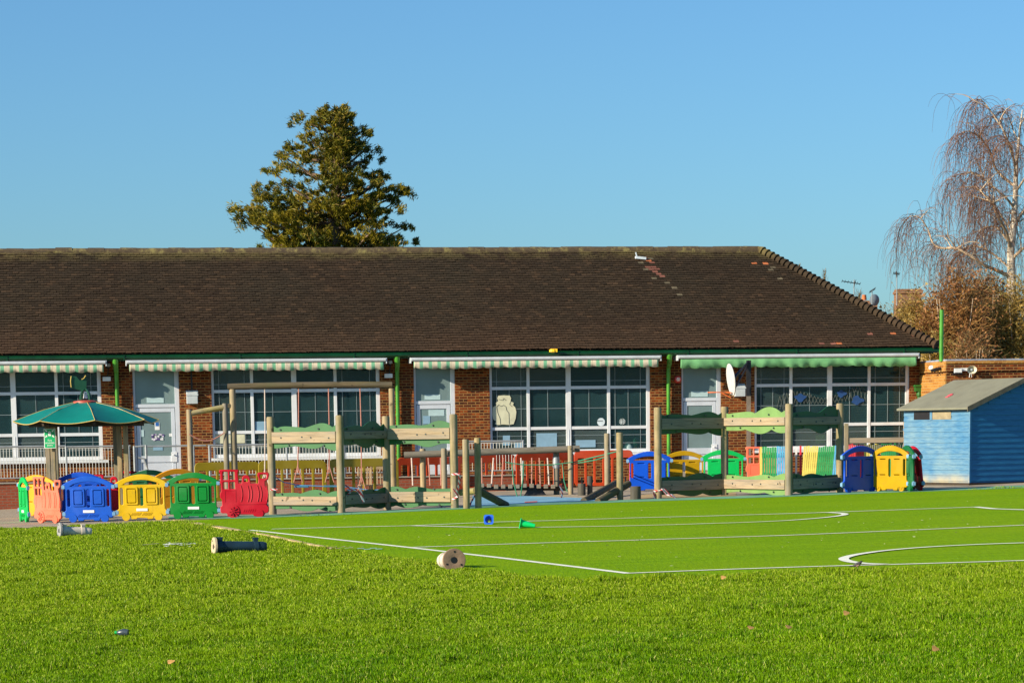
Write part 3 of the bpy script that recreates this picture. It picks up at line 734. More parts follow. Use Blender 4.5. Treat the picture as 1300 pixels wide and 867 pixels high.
# loudspeaker, floodlight, camera and lamp on the brick wing
p = on_ext(1231, 469.5, 0.0); t = thing('loudspeaker', 'cream oval horn loudspeaker on the wall of the brick wing', 'loudspeaker', p, PSI)
hm = MB(); MO = Matrix.Diagonal((0.80, 0.66, 0.64, 1))
hm.lathe([(0.05, 0.08), (0.075, 0.15), (0.10, 0.22), (0.165, 0.31), (0.175, 0.315), (0.165, 0.30), (0.09, 0.20), (0.05, 0.16)], 24, 0, MO @ MX)
hm.build('horn', pmat('cream horn', (0.62, 0.58, 0.42), 0.5, 0.1), t, smooth=True)
b = MB(); b.lathe([(0.005, 0.12), (0.035, 0.12), (0.03, 0.175), (0.005, 0.18)], 14, 0, MX); b.build('driver', M_GREYBOX, t, smooth=True)
b = MB(); b.box(-0.26, -0.05, -0.06, 0.0, -0.03, 0.05); b.tube([(0, -0.08, 0), (-0.02, -0.04, -0.2)], 0.012, 6); b.tube([(0, -0.08, 0), (0.05, -0.03, -0.2)], 0.012, 6); b.build('bracket', M_UPVC, t)
p = on_ext(1215, 470.5); t = thing('floodlight', 'white rectangular floodlight beside the horn loudspeaker on the brick wing', 'floodlight', p, PSI, 'floodlights under the eaves')
b = MB(); b.box(-0.11, 0.11, -0.12, -0.05, -0.065, 0.06); b.build('lamp_body', M_GREYBOX, t, bevel=0.012)
b = MB(); b.box(-0.095, 0.095, -0.127, -0.121, -0.05, 0.045); b.build('lens', M_PAPER, t)
b = MB(); b.box(-0.13, 0.13, -0.06, 0, -0.11, -0.075); b.build('bracket', M_BLACK, t)
def on_end(x, y):          # on the end wall of the wing that faces left
    r = ray(x, y); n = ES; q = fw(s_x, 0); tt = (q-CAM).dot(n)/r.dot(n); return CAM+r*tt
p = on_end(1185, 467); t = thing('bulkhead_lamp', 'small round white lamp on the sunlit end of the brick wing', 'lamp', p, PSI-PI/2)
b = MB(); b.lathe([(0.075, 0), (0.075, 0.05)], 16, 0, MX); b.build('base', M_GREYBOX, t, smooth=True)
b = MB(); b.lathe([(0.07, 0.051), (0.06, 0.10), (0.03, 0.13)], 16, 0, MX); b.build('globe', pmat('opal white', (0.8, 0.8, 0.76), 0.3), t, smooth=True)
p = on_end(1194.5, 468); t = thing('security_camera', 'pair of small black cameras on the sunlit end of the brick wing', 'camera', p, PSI-PI/2)
b = MB(); b.box(-0.09, 0.09, -0.06, 0, -0.03, 0.04); b.build('bracket', M_BLACK, t)
for q in (-0.10, 0.12):
    b = MB(); b.tube([(q, -0.06, 0.0), (q*1.3, -0.24, -0.06)], 0.045, 10); b.build('camera_body', M_BLACK, t, smooth=True)
# ------------------------------------------------------------------ papers and stickers on the glass (just outside it, millimetres thick)
def sheet(name, x, y, w, h, m, lab, cat, group=None, d=-0.082, tilt=0):
    s, z = fac(x, y, d); b = MB(); b.box(-w/2, w/2, -0.002, 0.002, -h/2, h/2)
    o = b.build(name, m, None, loc=fw(s, d, z), rz=PSI); o.rotation_euler = (0, tilt, PSI)
    return tag(o, lab, cat, group)
s, z = fac(640.5, 520.8, -0.082)
OW = [(-0.28, -0.37), (-0.18, -0.40), (-0.05, -0.385), (0.12, -0.40), (0.25, -0.38), (0.31, -0.22), (0.33, -0.04), (0.30, 0.08), (0.24, 0.14), (0.26, 0.20), (0.17, 0.25), (0.19, 0.33), (0.15, 0.40), (-0.02, 0.41), (-0.17, 0.40), (-0.20, 0.33), (-0.17, 0.26), (-0.25, 0.20), (-0.23, 0.14), (-0.33, 0.08), (-0.34, -0.12), (-0.32, -0.24), (-0.24, -0.30)]
owl = thing('paper_cutout', 'large cream paper owl cut-out in the classroom window', 'paper cut-out', fw(s, -0.078, z), PSI)
link('owl_shape', loops_mesh('owl_shape', [OW], 0.003), owl, M_CREAM)
for line in ([(-0.22, 0.10), (-0.16, 0.15), (-0.10, 0.11), (-0.02, 0.14), (0.04, 0.10), (0.06, 0.0), (0.12, -0.08), (0.13, -0.38)], [(-0.22, 0.10), (-0.19, -0.08), (-0.13, -0.22), (-0.12, -0.38)], [(0.18, 0.24), (0.14, 0.16), (0.22, 0.10)], [(-0.16, 0.30), (-0.04, 0.27), (-0.02, 0.33), (0.05, 0.27)]):
    b = MB(); b.tube([(p[0], -0.003, p[1]) for p in line], 0.006, 5); b.build('fold_line', M_BLACK, owl)
s, z = fac(763, 535.5, -0.082); t = thing('round_sticker', 'round white sticker with a notch on the window left of the thin mullion', 'sticker', fw(s, -0.078, z), PSI, 'round stickers on the window')
link('disc', loops_mesh('disc', [[(0.11*math.cos(a), 0.11*math.sin(a)) for a in [rad(q) for q in range(20, 151, 10)]] + [(-0.06, 0.03), (0.02, 0.015), (0.0, 0.0)][:0] + [(0.11*math.cos(a), 0.11*math.sin(a)) for a in [rad(q) for q in range(165, 371, 10)]]], 0.003), t, pmat('white sticker', (0.62, 0.72, 0.76), 0.6))
b = MB(); b.box(-0.11, 0.05, -0.004, -0.002, 0.018, 0.032); b.build('slot', M_BLACK, t)
s, z = fac(790, 535, -0.082); t = thing('round_sticker', 'round spoked snowflake sticker on the window just left of the right frame', 'sticker', fw(s, -0.078, z), PSI, 'round stickers on the window')
b = MB()
for k in range(6): a = PI*k/6; b.beam((-0.09*math.cos(a), 0, -0.09*math.sin(a)), (0.09*math.cos(a), 0, 0.09*math.sin(a)), 0.003, 0.022)
b.build('spokes', pmat('grey white sticker', (0.5, 0.56, 0.56), 0.6), t)
for x, y, w, h, lab in ((643, 559, 0.2, 0.27, 'upper pale blue sheet of paper in the low pane under the paper owl'), (659, 566, 0.28, 0.2, 'lower pale blue sheet of paper in the low pane under the paper owl'), (694, 559, 0.58, 0.40, 'large pale blue paper in the low pane left of the thick mullion'), (743.5, 563, 0.56, 0.20, 'wide low pale paper in the pane right of the thick mullion')):
    sheet('paper_sheet', x, y, w, h, M_PAPERB, lab, 'paper', 'papers in the window with the owl')
sheet('paper_sheet', 288, 557, 0.98, 0.24, M_CREAM, 'wide cream paper in the low pane behind the tall swing post', 'paper', None)
sheet('paper_sheet', 331, 541, 0.30, 0.26, M_PAPERB, 'pale blue paper printed with dots in the window behind the swing frame', 'paper', None)
dg_ = -0.078
sheet('door_notice', 197, 508, 0.46, 0.14, M_PAPERT, 'pale box sign at the foot of the glass above the door with notices', 'notice', 'notices on the doors', dg_)
sheet('door_notice', 199.5, 541, 0.13, 0.20, M_PAPER, 'white card with a blue picture on the door nearest the gazebo', 'notice', 'notices on the doors', dg_)
sheet('door_picture', 199.5, 538.5, 0.09, 0.10, pmat('blue picture', (0.02, 0.12, 0.40), 0.6), 'small blue picture on the white card of the door nearest the gazebo', 'picture', None, -0.074)
sheet('door_notice', 200.5, 569, 0.26, 0.11, M_PAPERB, 'low pale blue notice at the bottom of the glass of the door nearest the gazebo', 'notice', 'notices on the doors', dg_)
s, z = fac(200.5, 555, dg_); t = thing('floral_notice', 'lilac and purple patterned notice in the middle of the door nearest the gazebo', 'notice', fw(s, dg_, z), PSI, 'notices on the doors')
b = MB(); rg = random.Random(5)
for k in range(26):
    x, zz = rg.uniform(-0.15, 0.15), rg.uniform(-0.08, 0.08); b.box(x-0.025, x+0.025, -0.004-0.0002*k, -0.003, zz-0.02, zz+0.02, k % 3)
b.build('pattern', [pmat('purple ink', (0.10, 0.06, 0.22), 0.7), pmat('lilac paper', (0.6, 0.55, 0.68), 0.7), M_PAPER], t)
sheet('door_notice', 180, 550, 0.12, 0.18, M_PAPERT, 'pale teal notice at the left edge of the glass of the door nearest the gazebo', 'notice', 'notices on the doors', dg_)
sheet('door_notice', 216.5, 552, 0.08, 0.08, M_PAPER, 'tiny white notice at the right edge of the glass of the door nearest the gazebo', 'notice', 'notices on the doors', dg_)
sheet('door_notice', 549, 504, 0.44, 0.14, M_PAPERT, 'pale box sign at the foot of the glass above the middle door', 'notice', 'notices on the doors', dg_)
sheet('door_notice', 554, 524, 0.44, 0.17, M_PAPERT, 'wide pale teal notice high on the glass of the middle door', 'notice', 'notices on the doors', dg_)
sheet('door_notice', 541.5, 533, 0.20, 0.22, M_PAPERB, 'square pale blue notice on the left of the middle door glass', 'notice', 'notices on the doors', dg_)
sheet('door_notice', 888, 500, 0.48, 0.15, M_PAPERT, 'pale box sign at the foot of the glass above the door by the basketball hoop', 'notice', 'notices on the doors', dg_)
# shapes in the rooms
def unit(x, y0, y1, w, m, lab, dep=0.5, d=-0.45):
    s, z1 = fac(x, y0, d); t = thing('storage_unit', lab, 'storage unit', fw(s, d, Z_FLOOR), PSI, 'low furniture inside the classrooms')
    h = z1-Z_FLOOR; b = MB(); b.box(-w/2, w/2, -dep/2, dep/2, 0, h-0.03); b.build('carcass', m, t, bevel=0.01)
    b = MB(); b.box(-w/2-0.02, w/2+0.02, -dep/2-0.02, dep/2+0.02, h-0.03, h); b.build('top', M_BLACK, t)
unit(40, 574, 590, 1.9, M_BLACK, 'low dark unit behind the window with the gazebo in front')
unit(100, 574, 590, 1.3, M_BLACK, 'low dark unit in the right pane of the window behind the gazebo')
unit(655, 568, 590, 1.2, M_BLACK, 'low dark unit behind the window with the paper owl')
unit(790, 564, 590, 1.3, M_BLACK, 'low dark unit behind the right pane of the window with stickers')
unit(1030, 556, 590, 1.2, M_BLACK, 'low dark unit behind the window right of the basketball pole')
s, z = fac(1041, 557, -0.2); t = MB(); t.box(-0.13, 0.13, -0.02, 0.02, -0.13, 0.13)
tag(t.build('storage_box', pmat('lime box', (0.30, 0.42, 0.12), 0.6), None, loc=fw(s, -0.17, z), rz=PSI, bevel=0.01), 'small lime green box behind the window above the dark wavy board', 'box')
s, z = fac(798, 567, -0.2); t = MB(); t.lathe([(0.02, -0.2), (0.12, -0.14), (0.13, 0.0), (0.09, 0.12), (0.02, 0.15)], 16)
tag(t.build('globe', pmat('grey teal globe', (0.25, 0.36, 0.36), 0.5), None, True, loc=fw(s, -0.2, z)), 'round grey globe standing on the unit in the right pane of the sticker window', 'globe')
s, z = fac(806, 562, -0.2); t = MB(); t.lathe([(0.05, -0.25), (0.06, -0.2), (0.06, 0.05), (0.03, 0.1), (0.03, 0.14)], 12)
tag(t.build('bottle', pmat('green bottle', (0.02, 0.25, 0.10), 0.4), None, True, loc=fw(s, -0.2, z)), 'green bottle beside the round globe behind the window', 'bottle')
# netting with blue shapes hung in the last window
rg = random.Random(11)
net = MB(); a0, zz0 = fac(990, 503, -0.07); a1, zz1 = fac(1100, 496, -0.07)
for k in range(26):
    f = k/25; s = a0+(a1-a0)*f; top = zz0+(zz1-zz0)*f+0.12*math.sin(f*9); h = 0.30+0.12*math.sin(f*7+1)
    net.tube([(s-a0, 0, top), (s-a0+0.1, 0.0, top-h)], 0.005, 4); net.tube([(s-a0, 0.004, top), (s-a0-0.1, 0.004, top-h)], 0.005, 4)
tag(net.build('net', pmat('grey netting', (0.09, 0.105, 0.095), 0.9), None, loc=fw(a0, -0.068, 0), rz=PSI), 'grey netting draped across the window behind the right hand climbing frame', 'net')
for k, (x, y, r, lab) in enumerate(((1016, 505, 0.13, 'blue paper fish hung left of the thick mullion in the netted window'), (1068, 500, 0.11, 'smaller blue paper fish hung right of the thick mullion in the netted window'), (1088, 508, 0.14, 'largest dark blue paper fish low in the net of the window'))):
    s, z = fac(x, y, -0.06); pts = [(r*1.2*math.cos(q)*(1+0.3*math.sin(3*q+k)), r*0.8*math.sin(q)*(1+0.25*math.cos(4*q))) for q in [2*PI*i/18 for i in range(18)]]
    o = link('paper_fish', loops_mesh('paper_fish', [pts], 0.01), None, pmat('blue paper', (0.012, 0.06, 0.20), 0.6), loc=fw(s, -0.055, z), rz=PSI); tag(o, lab, 'paper decoration', 'blue paper fish in the window')
# yellow toy in the gutter
s, z = fac(702, 445.2, 0.56); t = MB(); t.lathe([(0.03, -0.05), (0.09, -0.03), (0.08, 0.03), (0.05, 0.05)], 10, 0, Matrix.Diagonal((1.2, 0.8, 1, 1))); t.box(0.02, 0.12, -0.04, 0.04, -0.04, 0.05)
tag(t.build('beanbag', pmat('yellow cloth', (0.85, 0.50, 0.01), 0.6), None, loc=fw(s, 0.56, z)), 'small yellow beanbag lodged in the gutter under the roof', 'toy')
# ------------------------------------------------------------------ ground sheets (one tilted plane, each sheet a few mm above the one below)
def gpt(x, y, lift=0.0):
    p = gnd(x, y); return Vector((p.x, p.y, gz(p.x)+lift))
def sheet_xy(name, pts, m, lift):
    b = MB(); b.add([(p[0], p[1], gz(p[0])+lift) for p in pts], [tuple(range(len(pts)))])
    return tag(b.build(name, m), kind='structure')
def xy(x, y): p = gnd(x, y); return (p.x, p.y)
# lawn: big sheet to the horizon (flat outside, following the slope near)
b = MB(); b.add([(-60, -40, gz(-60)), (60, -40, gz(60)), (60, 200, gz(60)), (-60, 200, gz(-60))], [(0, 1, 2, 3)])
b.add([(-60, -40, gz(-60)), (-60, 200, gz(-60)), (-1500, 1500, gz(-60)-2), (-1500, -300, gz(-60)-2)], [(0, 1, 2, 3)])
b.add([(60, -40, gz(60)), (1500, -300, gz(60)), (1500, 1500, gz(60)), (60, 200, gz(60))], [(0, 1, 2, 3)])
b.add([(-60, 200, gz(-60)), (60, 200, gz(60)), (1500, 1500, gz(60)), (-1500, 1500, gz(-60)-2)], [(0, 1, 2, 3)])
tag(b.build('lawn', M_LAWN), kind='structure')
# tarmac playground up to the school
e0 = xy(-30, 673); e1 = xy(225, 662.5)
tar = [(-40, e0[1]), e0, e1, (e1[0]+1.0, e1[1]+0.5), xy(1310, 619), (40, xy(1310, 619)[1]), (40, 96), (-40, 84)]
sheet_xy('tarmac', tar, M_TARMAC, 0.006)
# artificial turf
TURF_NEAR = [(225, 661.2), (262, 668), (300, 674.5), (345, 682), (395, 693), (420, 697), (470, 704), (540, 714), (600, 724), (660, 732.5), (720, 737.5), (780, 738.5), (860, 734.5), (950, 729), (1050, 725), (1150, 721), (1250, 718.5), (1340, 716)]
TURF_FAR = [(1340, 618.5), (1150, 625), (1000, 630.8), (835, 636.5), (700, 641), (577, 647), (433, 654), (300, 658.8)]
turf = [xy(*p) for p in TURF_NEAR] + [(24, xy(1340, 716)[1]), (24, xy(1340, 618.5)[1])] + [xy(*p) for p in TURF_FAR]
sheet_xy('artificial_turf', turf, M_TURF, 0.012)
# timber coloured edging along the left side of the turf
b = MB()
ED_ = [(225, 661.0), (262, 667.5), (300, 674), (345, 681.5), (395, 692.5), (424, 697.5)]
for p, q in zip(ED_[:-1], ED_[1:]):
    a, c = gpt(*p), gpt(*q); w = 0.085 if p[0] < 300 else 0.04
    n = Vector((-(c-a).y, (c-a).x, 0)).normalized()*w
    b.add([a-n+Vector((0, 0, .03)), c-n+Vector((0, 0, .03)), c+n+Vector((0, 0, .03)), a+n+Vector((0, 0, .03)), a-n, c-n, c+n, a+n], [(0, 1, 2, 3), (4, 5, 1, 0), (6, 7, 3, 2)])
tag(b.build('turf_edging', pmat('sandy timber edging', (0.50, 0.38, 0.18), 0.9, 0.3, 3)), kind='structure')
# safety surfacing strips beyond the turf
def strip(name, far, near, m, lift): sheet_xy(name, [xy(*p) for p in near]+[xy(*p) for p in reversed(far)], m, lift)
strip('green_edging', [(213, 656.2), (300, 655.5), (433, 651.8), (577, 644.6), (700, 638.2), (835, 633.8), (1000, 628), (1150, 622), (1340, 615)], [(215, 659.6), (300, 658.9), (433, 654.2), (577, 647.2), (700, 641.2), (835, 636.6), (1000, 631), (1150, 625.2), (1340, 618.6)], M_GREENSAFE, 0.016)
strip('blue_surface', [(600, 629.5), (640, 629), (700, 631), (760, 633)], [(598, 643), (640, 641.5), (700, 638), (760, 636)], M_BLUESAFE, 0.010)
strip('sand_surface', [(815, 628), (920, 624), (935, 626)], [(812, 633.5), (900, 631), (935, 629.5)], M_SANDSAFE, 0.011)
sheet_xy('red_mark', [xy(666, 637.4), xy(682, 636.6), xy(682, 637.8), xy(666, 638.6)], pmat('red paint mark', (0.5, 0.10, 0.07), 0.8), 0.015)
# pitch markings
def line_pts(px, w, bld, lift=0.017):
    P = [gpt(*p) for p in px]; k = len(P); L = []; Rr = []
    for i, p in enumerate(P):
        d = P[min(i+1, k-1)]-P[max(i-1, 0)]; n = Vector((-d.y, d.x, 0)).normalized()*w/2
        a, c = p+n, p-n
        L.append((a.x, a.y, gz(a.x)+lift)); Rr.append((c.x, c.y, gz(c.x)+lift))
    n = len(L)
    bld.add(L+Rr, [(n+i, n+i+1, i+1, i) for i in range(n-1)])
def dense(px, k=8):
    """smooth curve through photograph points"""
    out = []
    P = [px[0]]+list(px)+[px[-1]]
    for i in range(1, len(P)-2):
        for j in range(k):
            t = j/k
            out.append(tuple(0.5*((2*P[i][c])+(-P[i-1][c]+P[i+1][c])*t+(2*P[i-1][c]-5*P[i][c]+4*P[i+1][c]-P[i+2][c])*t*t+(-P[i-1][c]+3*P[i][c]-3*P[i+1][c]+P[i+2][c])*t**3) for c in (0, 1)))
    out.append(px[-1]); return out
b = MB()
line_pts([(318, 673.6), (400, 682.8), (520, 696), (640, 709.8), (720, 719.5), (798, 729.2)], 0.105, b, 0.017)
line_pts([(795, 729.2), (900, 725), (1000, 721.6), (1080, 719.2), (1150, 717.5), (1240, 714.8), (1340, 711.6)], 0.125, b, 0.018)
line_pts([(522, 696), (600, 693.2), (700, 690), (800, 687), (1000, 680.7), (1100, 676.5), (1340, 666)], 0.135, b, 0.019)
line_pts([(345, 672.6), (440, 670), (520, 668.4), (625, 663.7), (700, 661.8), (800, 658.5), (900, 656), (1040, 651.8), (1100, 649.6), (1240, 644.6)], 0.145, b, 0.020)
line_pts([(1238, 644.6), (1262, 647), (1340, 649.6)], 0.145, b, 0.021)
line_pts(dense([(520, 668.4), (560, 669.3), (620, 670.6), (700, 670.3), (800, 668.6), (900, 665.8), (985, 662.7), (1040, 658.8), (1068, 655.5), (1072, 653.4), (1058, 652.0), (1040, 651.6)]), 0.125, b, 0.022)
line_pts(dense([(1345, 689.5), (1250, 692.5), (1180, 696), (1130, 700), (1095, 704.5), (1076, 708.5), (1071, 711.5), (1079, 714.8), (1098, 717.2), (1125, 718.2)]), 0.125, b, 0.023)
tag(b.build('pitch_markings', M_LINE), kind='structure')
# pale specks of litter and leaf scattered over the turf
rgs = random.Random(31); b = MB()
for i in range(260):
    x = rgs.uniform(340, 1300); y = rgs.uniform(636, 735); g = gnd(x, y)
    if y > 728-abs(x-790)*0.10 or y < 665-(x-250)*0.035: continue
    if y > 672+(x-318)*0.112-4: continue
    r = rgs.choice((0.010, 0.012, 0.016, 0.024)); a = rgs.uniform(0, 3); z = gz(g.x)+0.026
    b.add([(g.x+r*math.cos(a+k*1.57), g.y+r*1.6*math.sin(a+k*1.57), z+rgs.uniform(0, .012)) for k in range(4)], [(0, 1, 2, 3)], 0 if rgs.random() < 0.7 else 1)
tag(b.build('turf_specks', [pmat('pale specks', (0.55, 0.58, 0.30), 0.8), pmat('brown specks', (0.07, 0.06, 0.02), 0.8)]), kind='stuff')
# raised walkway in front of the school, brick faced on the left
T_END = S(667, 575, 1.0)
b = MB(); b.box(S_LEFT, T_END, -1.15, -0.002, -0.9, Z_FLOOR-0.03, 0); tag(b.build('brick_walkway', [M_BRICK3], None, loc=FO, rz=PSI), 'low red brick walkway wall along the foot of the school', 'brick wall')
b = MB(); b.box(S_LEFT, T_END+0.02, -1.19, -0.003, Z_FLOOR-0.03, Z_FLOOR); tag(b.build('walkway_paving', M_PAVE, None, loc=FO, rz=PSI, bevel=0.01), kind='structure')
# ------------------------------------------------------------------ railings
def railing(name, xa, xb, ytop, lab, d=1.05, posts=(), bars=True, zb=None, grp='railings along the walkway'):
    a, b_ = S(xa, 580, d), S(xb, 580, d); zt = fac((xa+xb)/2, ytop, d)[1]; z0 = Z_FLOOR if zb is None else zb
    t = thing(name, lab, 'railing', fw(a, d, z0), PSI, grp); L = b_-a; H = zt-z0
    r = MB(); r.tube([(0, 0, H), (L, 0, H)], 0.024, 8); r.tube([(0, 0, 0.12), (L, 0, 0.12)], 0.018, 8); r.build('rail', M_STEEL, t, smooth=True)
    if bars:
        m = MB(); n = int(L/0.082)
        for i in range(1, n): m.tube([(L*i/n, 0, 0.12), (L*i/n, 0, H-0.035)], 0.0085, 5, cap=False)
        m.tube([(0, 0, H-0.05), (L, 0, H-0.05)], 0.010, 6)
        m.build('balusters', M_RAILW, t)
    for q in posts:
        m = MB(); x = S(q, 580, d)-a; m.tube([(x, 0, -0.0), (x, 0, H)], 0.028, 8); m.build('post', M_STEEL, t, smooth=True)
    return t
railing('railing', -120, 84, 567.5, 'grey barred railing in front of the window at the left edge', posts=(-100, 84))
railing('railing', 84.5, 166, 566.5, 'grey barred railing seen under the gazebo roof beside the door with notices', posts=(164,))
railing('railing', 186, 262, 566, 'two bar grey handrail without balusters in front of the door with notices', posts=(186, 246), bars=False)
railing('railing', 264, 372, 564.5, 'pale barred railing behind the tall swing post', posts=(266, 364))
railing('railing', 373, 505, 562.5, 'pale barred railing behind the first wavy boarded climbing frame', posts=(437,))
railing('railing', 588, 665, 560, 'pale barred railing under the brick pier left of the paper owl', posts=(590, 664))
# tube gate beside the gazebo
a, z = fac(170, 566, 1.3); t = thing('tube_gate', 'grey tubular steel gate with a crank handle beside the gazebo post', 'gate', fw(a, 1.4, gz(fw(a, 1.4).x)), PSI)
zz = z-gz(fw(a, 1.4).x); w = S(185, 566, 1.3)-a
b = MB(); b.tube([(0, 0, 0), (0, 0, zz)], 0.03, 8); b.build('post', M_STEEL, t, smooth=True)
b = MB(); b.tube([(w, 0, 0), (w, 0, zz+0.02)], 0.035, 8); b.build('post', M_STEEL, t, smooth=True)
b = MB(); b.tube([(0, 0, zz-0.02), (w, 0, zz)], 0.024, 8); b.tube([(0, 0, zz-0.72), (w, 0, zz-0.72)], 0.024, 8); b.build('rail', M_STEEL, t, smooth=True)
b = MB(); b.tube([(0.10, -0.06, zz-0.3), (0.25, -0.06, zz-0.34), (0.34, -0.06, zz-0.62), (0.12, -0.06, zz-0.68), (0.10, -0.06, zz-1.1)], 0.028, 8); b.build('crank_handle', M_STEEL, t, smooth=True)
# ------------------------------------------------------------------ train panels
def arch(x, base=0.80, h=0.185, W=1.12): return base + h*max(0.0, math.sin(PI*x/W))**0.9
CW, LW = 1.12, 1.05
out = [(0.06, 0.10), (0.30, 0.10), (0.33, 0.035), (0.44, 0.035), (0.46, 0.06), (0.66, 0.06), (0.68, 0.035), (0.79, 0.035), (0.82, 0.10), (1.06, 0.10), (1.09, 0.13), (1.09, 0.23), (1.055, 0.26), (1.05, 0.71), (1.12, 0.735), (1.12, 0.80)]
out += [(CW*(1-i/14), arch(CW*(1-i/14))) for i in range(1, 14)] + [(0.0, 0.80), (0.0, 0.735), (0.07, 0.71), (0.065, 0.26), (0.03, 0.23), (0.03, 0.13)]
cres = [(0.155, 0.765)] + [(0.155+0.81*i/10, 0.775+0.088*math.sin(PI*(i/10))**0.8) for i in range(1, 10)] + [(0.965, 0.765)]
holes = [cres, rrect(0.105, 0.165, 0.34, 0.70, 0.028), rrect(0.955, 1.015, 0.34, 0.70, 0.028), rrect(0.525, 0.595, 0.32, 0.70, 0.03)]
for a in (0.215, 0.635): holes += [rrect(a+0.05, a+0.22, 0.685, 0.70, 0.006, 1), rrect(a+0.05, a+0.22, 0.355, 0.37, 0.006, 1)]
ME_CAR = loops_mesh('carriage_body', [out]+holes, 0.055, 0.012)
ME_WIN = loops_mesh('window_panel', [rrect(0, 0.27, 0, 0.38, 0.03), rrect(0.035, 0.235, 0.035, 0.345, 0.02)], 0.03, 0.008)
ME_WIN2 = loops_mesh('window_boss', [rrect(0.05, 0.22, 0.05, 0.33, 0.02)], 0.02, 0.006)
def wheel_mesh(r):
    b = MB(); b.lathe([(r*0.40, -0.036), (r*0.66, -0.036), (r*0.70, -0.044), (r*0.92, -0.046), (r, -0.036), (r, 0.02)], 24, 0, MX); 
    b.lathe([(0.015, -0.05), (r*0.3, -0.047), (r*0.3, -0.03)], 12, 0, MX)
    if r > 0.1:
        for k in range(8): a = PI*k/4; b.beam((0, -0.041, 0), (r*0.72*math.cos(a), -0.041, r*0.72*math.sin(a)), 0.010, 0.016)
    me = bpy.data.meshes.new('wheel'); me.from_pydata(b.v, [], b.f); return me
ME_WH = wheel_mesh(0.085); ME_WHB = wheel_mesh(0.135); ME_WHS = wheel_mesh(0.085)
b = MB(); b.box(-0.12, 0.12, -0.006, 0.006, -0.028, 0.028); ME_LAB = bpy.data.meshes.new('label_plate'); ME_LAB.from_pydata(b.v, [], b.f)
b = MB(); b.box(-0.034, 0.034, -0.032, 0.032, -0.036, 0.036); b.tube([(0, 0, -0.05), (0, 0, 0.05)], 0.022, 8); ME_CLIP = bpy.data.meshes.new('clip'); ME_CLIP.from_pydata(b.v, [], b.f)
b = MB()
for k in range(7):
    for q in (0.36, 0.60): b.beam((q+k*0.03-0.05, -0.028, 0.115), (q+k*0.03+0.0, -0.028, 0.175), 0.012, 0.011)
ME_VENT = bpy.data.meshes.new('vent_slats'); ME_VENT.from_pydata(b.v, [], b.f)
lo = [(0.06, 0.10), (0.16, 0.10), (0.18, 0.03), (0.40, 0.03), (0.42, 0.07), (0.70, 0.07), (0.72, 0.035), (0.92, 0.035), (0.95, 0.09), (1.0, 0.10), (1.03, 0.13), (1.03, 0.22), (0.99, 0.26), (1.02, 0.36), (1.03, 0.48), (1.0, 0.60), (0.965, 0.66), (0.965, 0.74), (1.03, 0.78), (1.05, 0.86), (1.05, 0.90), (1.03, 0.925), (0.83, 0.925), (0.81, 0.90), (0.81, 0.86), (0.83, 0.80), (0.82, 0.70)]
lo += [(0.67, 0.705), (0.66, 0.78)] + [(0.575+0.085*math.cos(rad(a)), 0.80+0.075*math.sin(rad(a))) for a in range(0, 181, 22)] + [(0.49, 0.78), (0.48, 0.705), (0.42, 0.71), (0.41, 0.93), (0.43, 0.96), (0.42, 0.99), (0.04, 0.99), (0.02, 0.96), (0.03, 0.93), (0.045, 0.92), (0.045, 0.76), (0.03, 0.73), (0.06, 0.70), (0.06, 0.56), (0.03, 0.50), (0.03, 0.42), (0.065, 0.38), (0.065, 0.26), (0.03, 0.23), (0.03, 0.13)]
lh = [rrect(0.10, 0.205, 0.78, 0.945, 0.015), rrect(0.24, 0.345, 0.78, 0.945, 0.015), rrect(0.10, 0.205, 0.595, 0.735, 0.015), rrect(0.24, 0.345, 0.595, 0.735, 0.015),
      rrect(0.535, 0.615, 0.735, 0.80, 0.02), rrect(0.865, 0.995, 0.80, 0.88, 0.02)]
ME_LOC = loops_mesh('engine_body', [lo]+lh, 0.055, 0.012)
b = MB()
for x in (0.46, 0.60, 0.66, 0.80, 0.86, 0.985):
    b.tube([(x+0.03*math.sin(PI*i/6)*1.0-0.0, -0.030, 0.33+0.33*i/6) for i in range(7)], 0.010, 5)
b.box(0.12, 0.36, -0.032, -0.026, 0.555, 0.57); b.box(0.12, 0.14, -0.032, -0.026, 0.33, 0.555); b.box(0.34, 0.36, -0.032, -0.026, 0.33, 0.555); b.box(0.40, 0.97, -0.036, -0.026, 0.275, 0.295)
for k in range(6): b.beam((0.50+k*0.045, -0.028, 0.12), (0.53+k*0.045, -0.028, 0.18), 0.012, 0.014)
ME_BAND = bpy.data.meshes.new('boiler_bands'); ME_BAND.from_pydata(b.v, [], b.f)
for me in (ME_CAR, ME_WIN, ME_WIN2, ME_WH, ME_WHB, ME_WHS, ME_LAB, ME_CLIP, ME_VENT, ME_LOC, ME_BAND): me.materials.append(P_BLUE)
GRP_T = 'plastic train play panels'
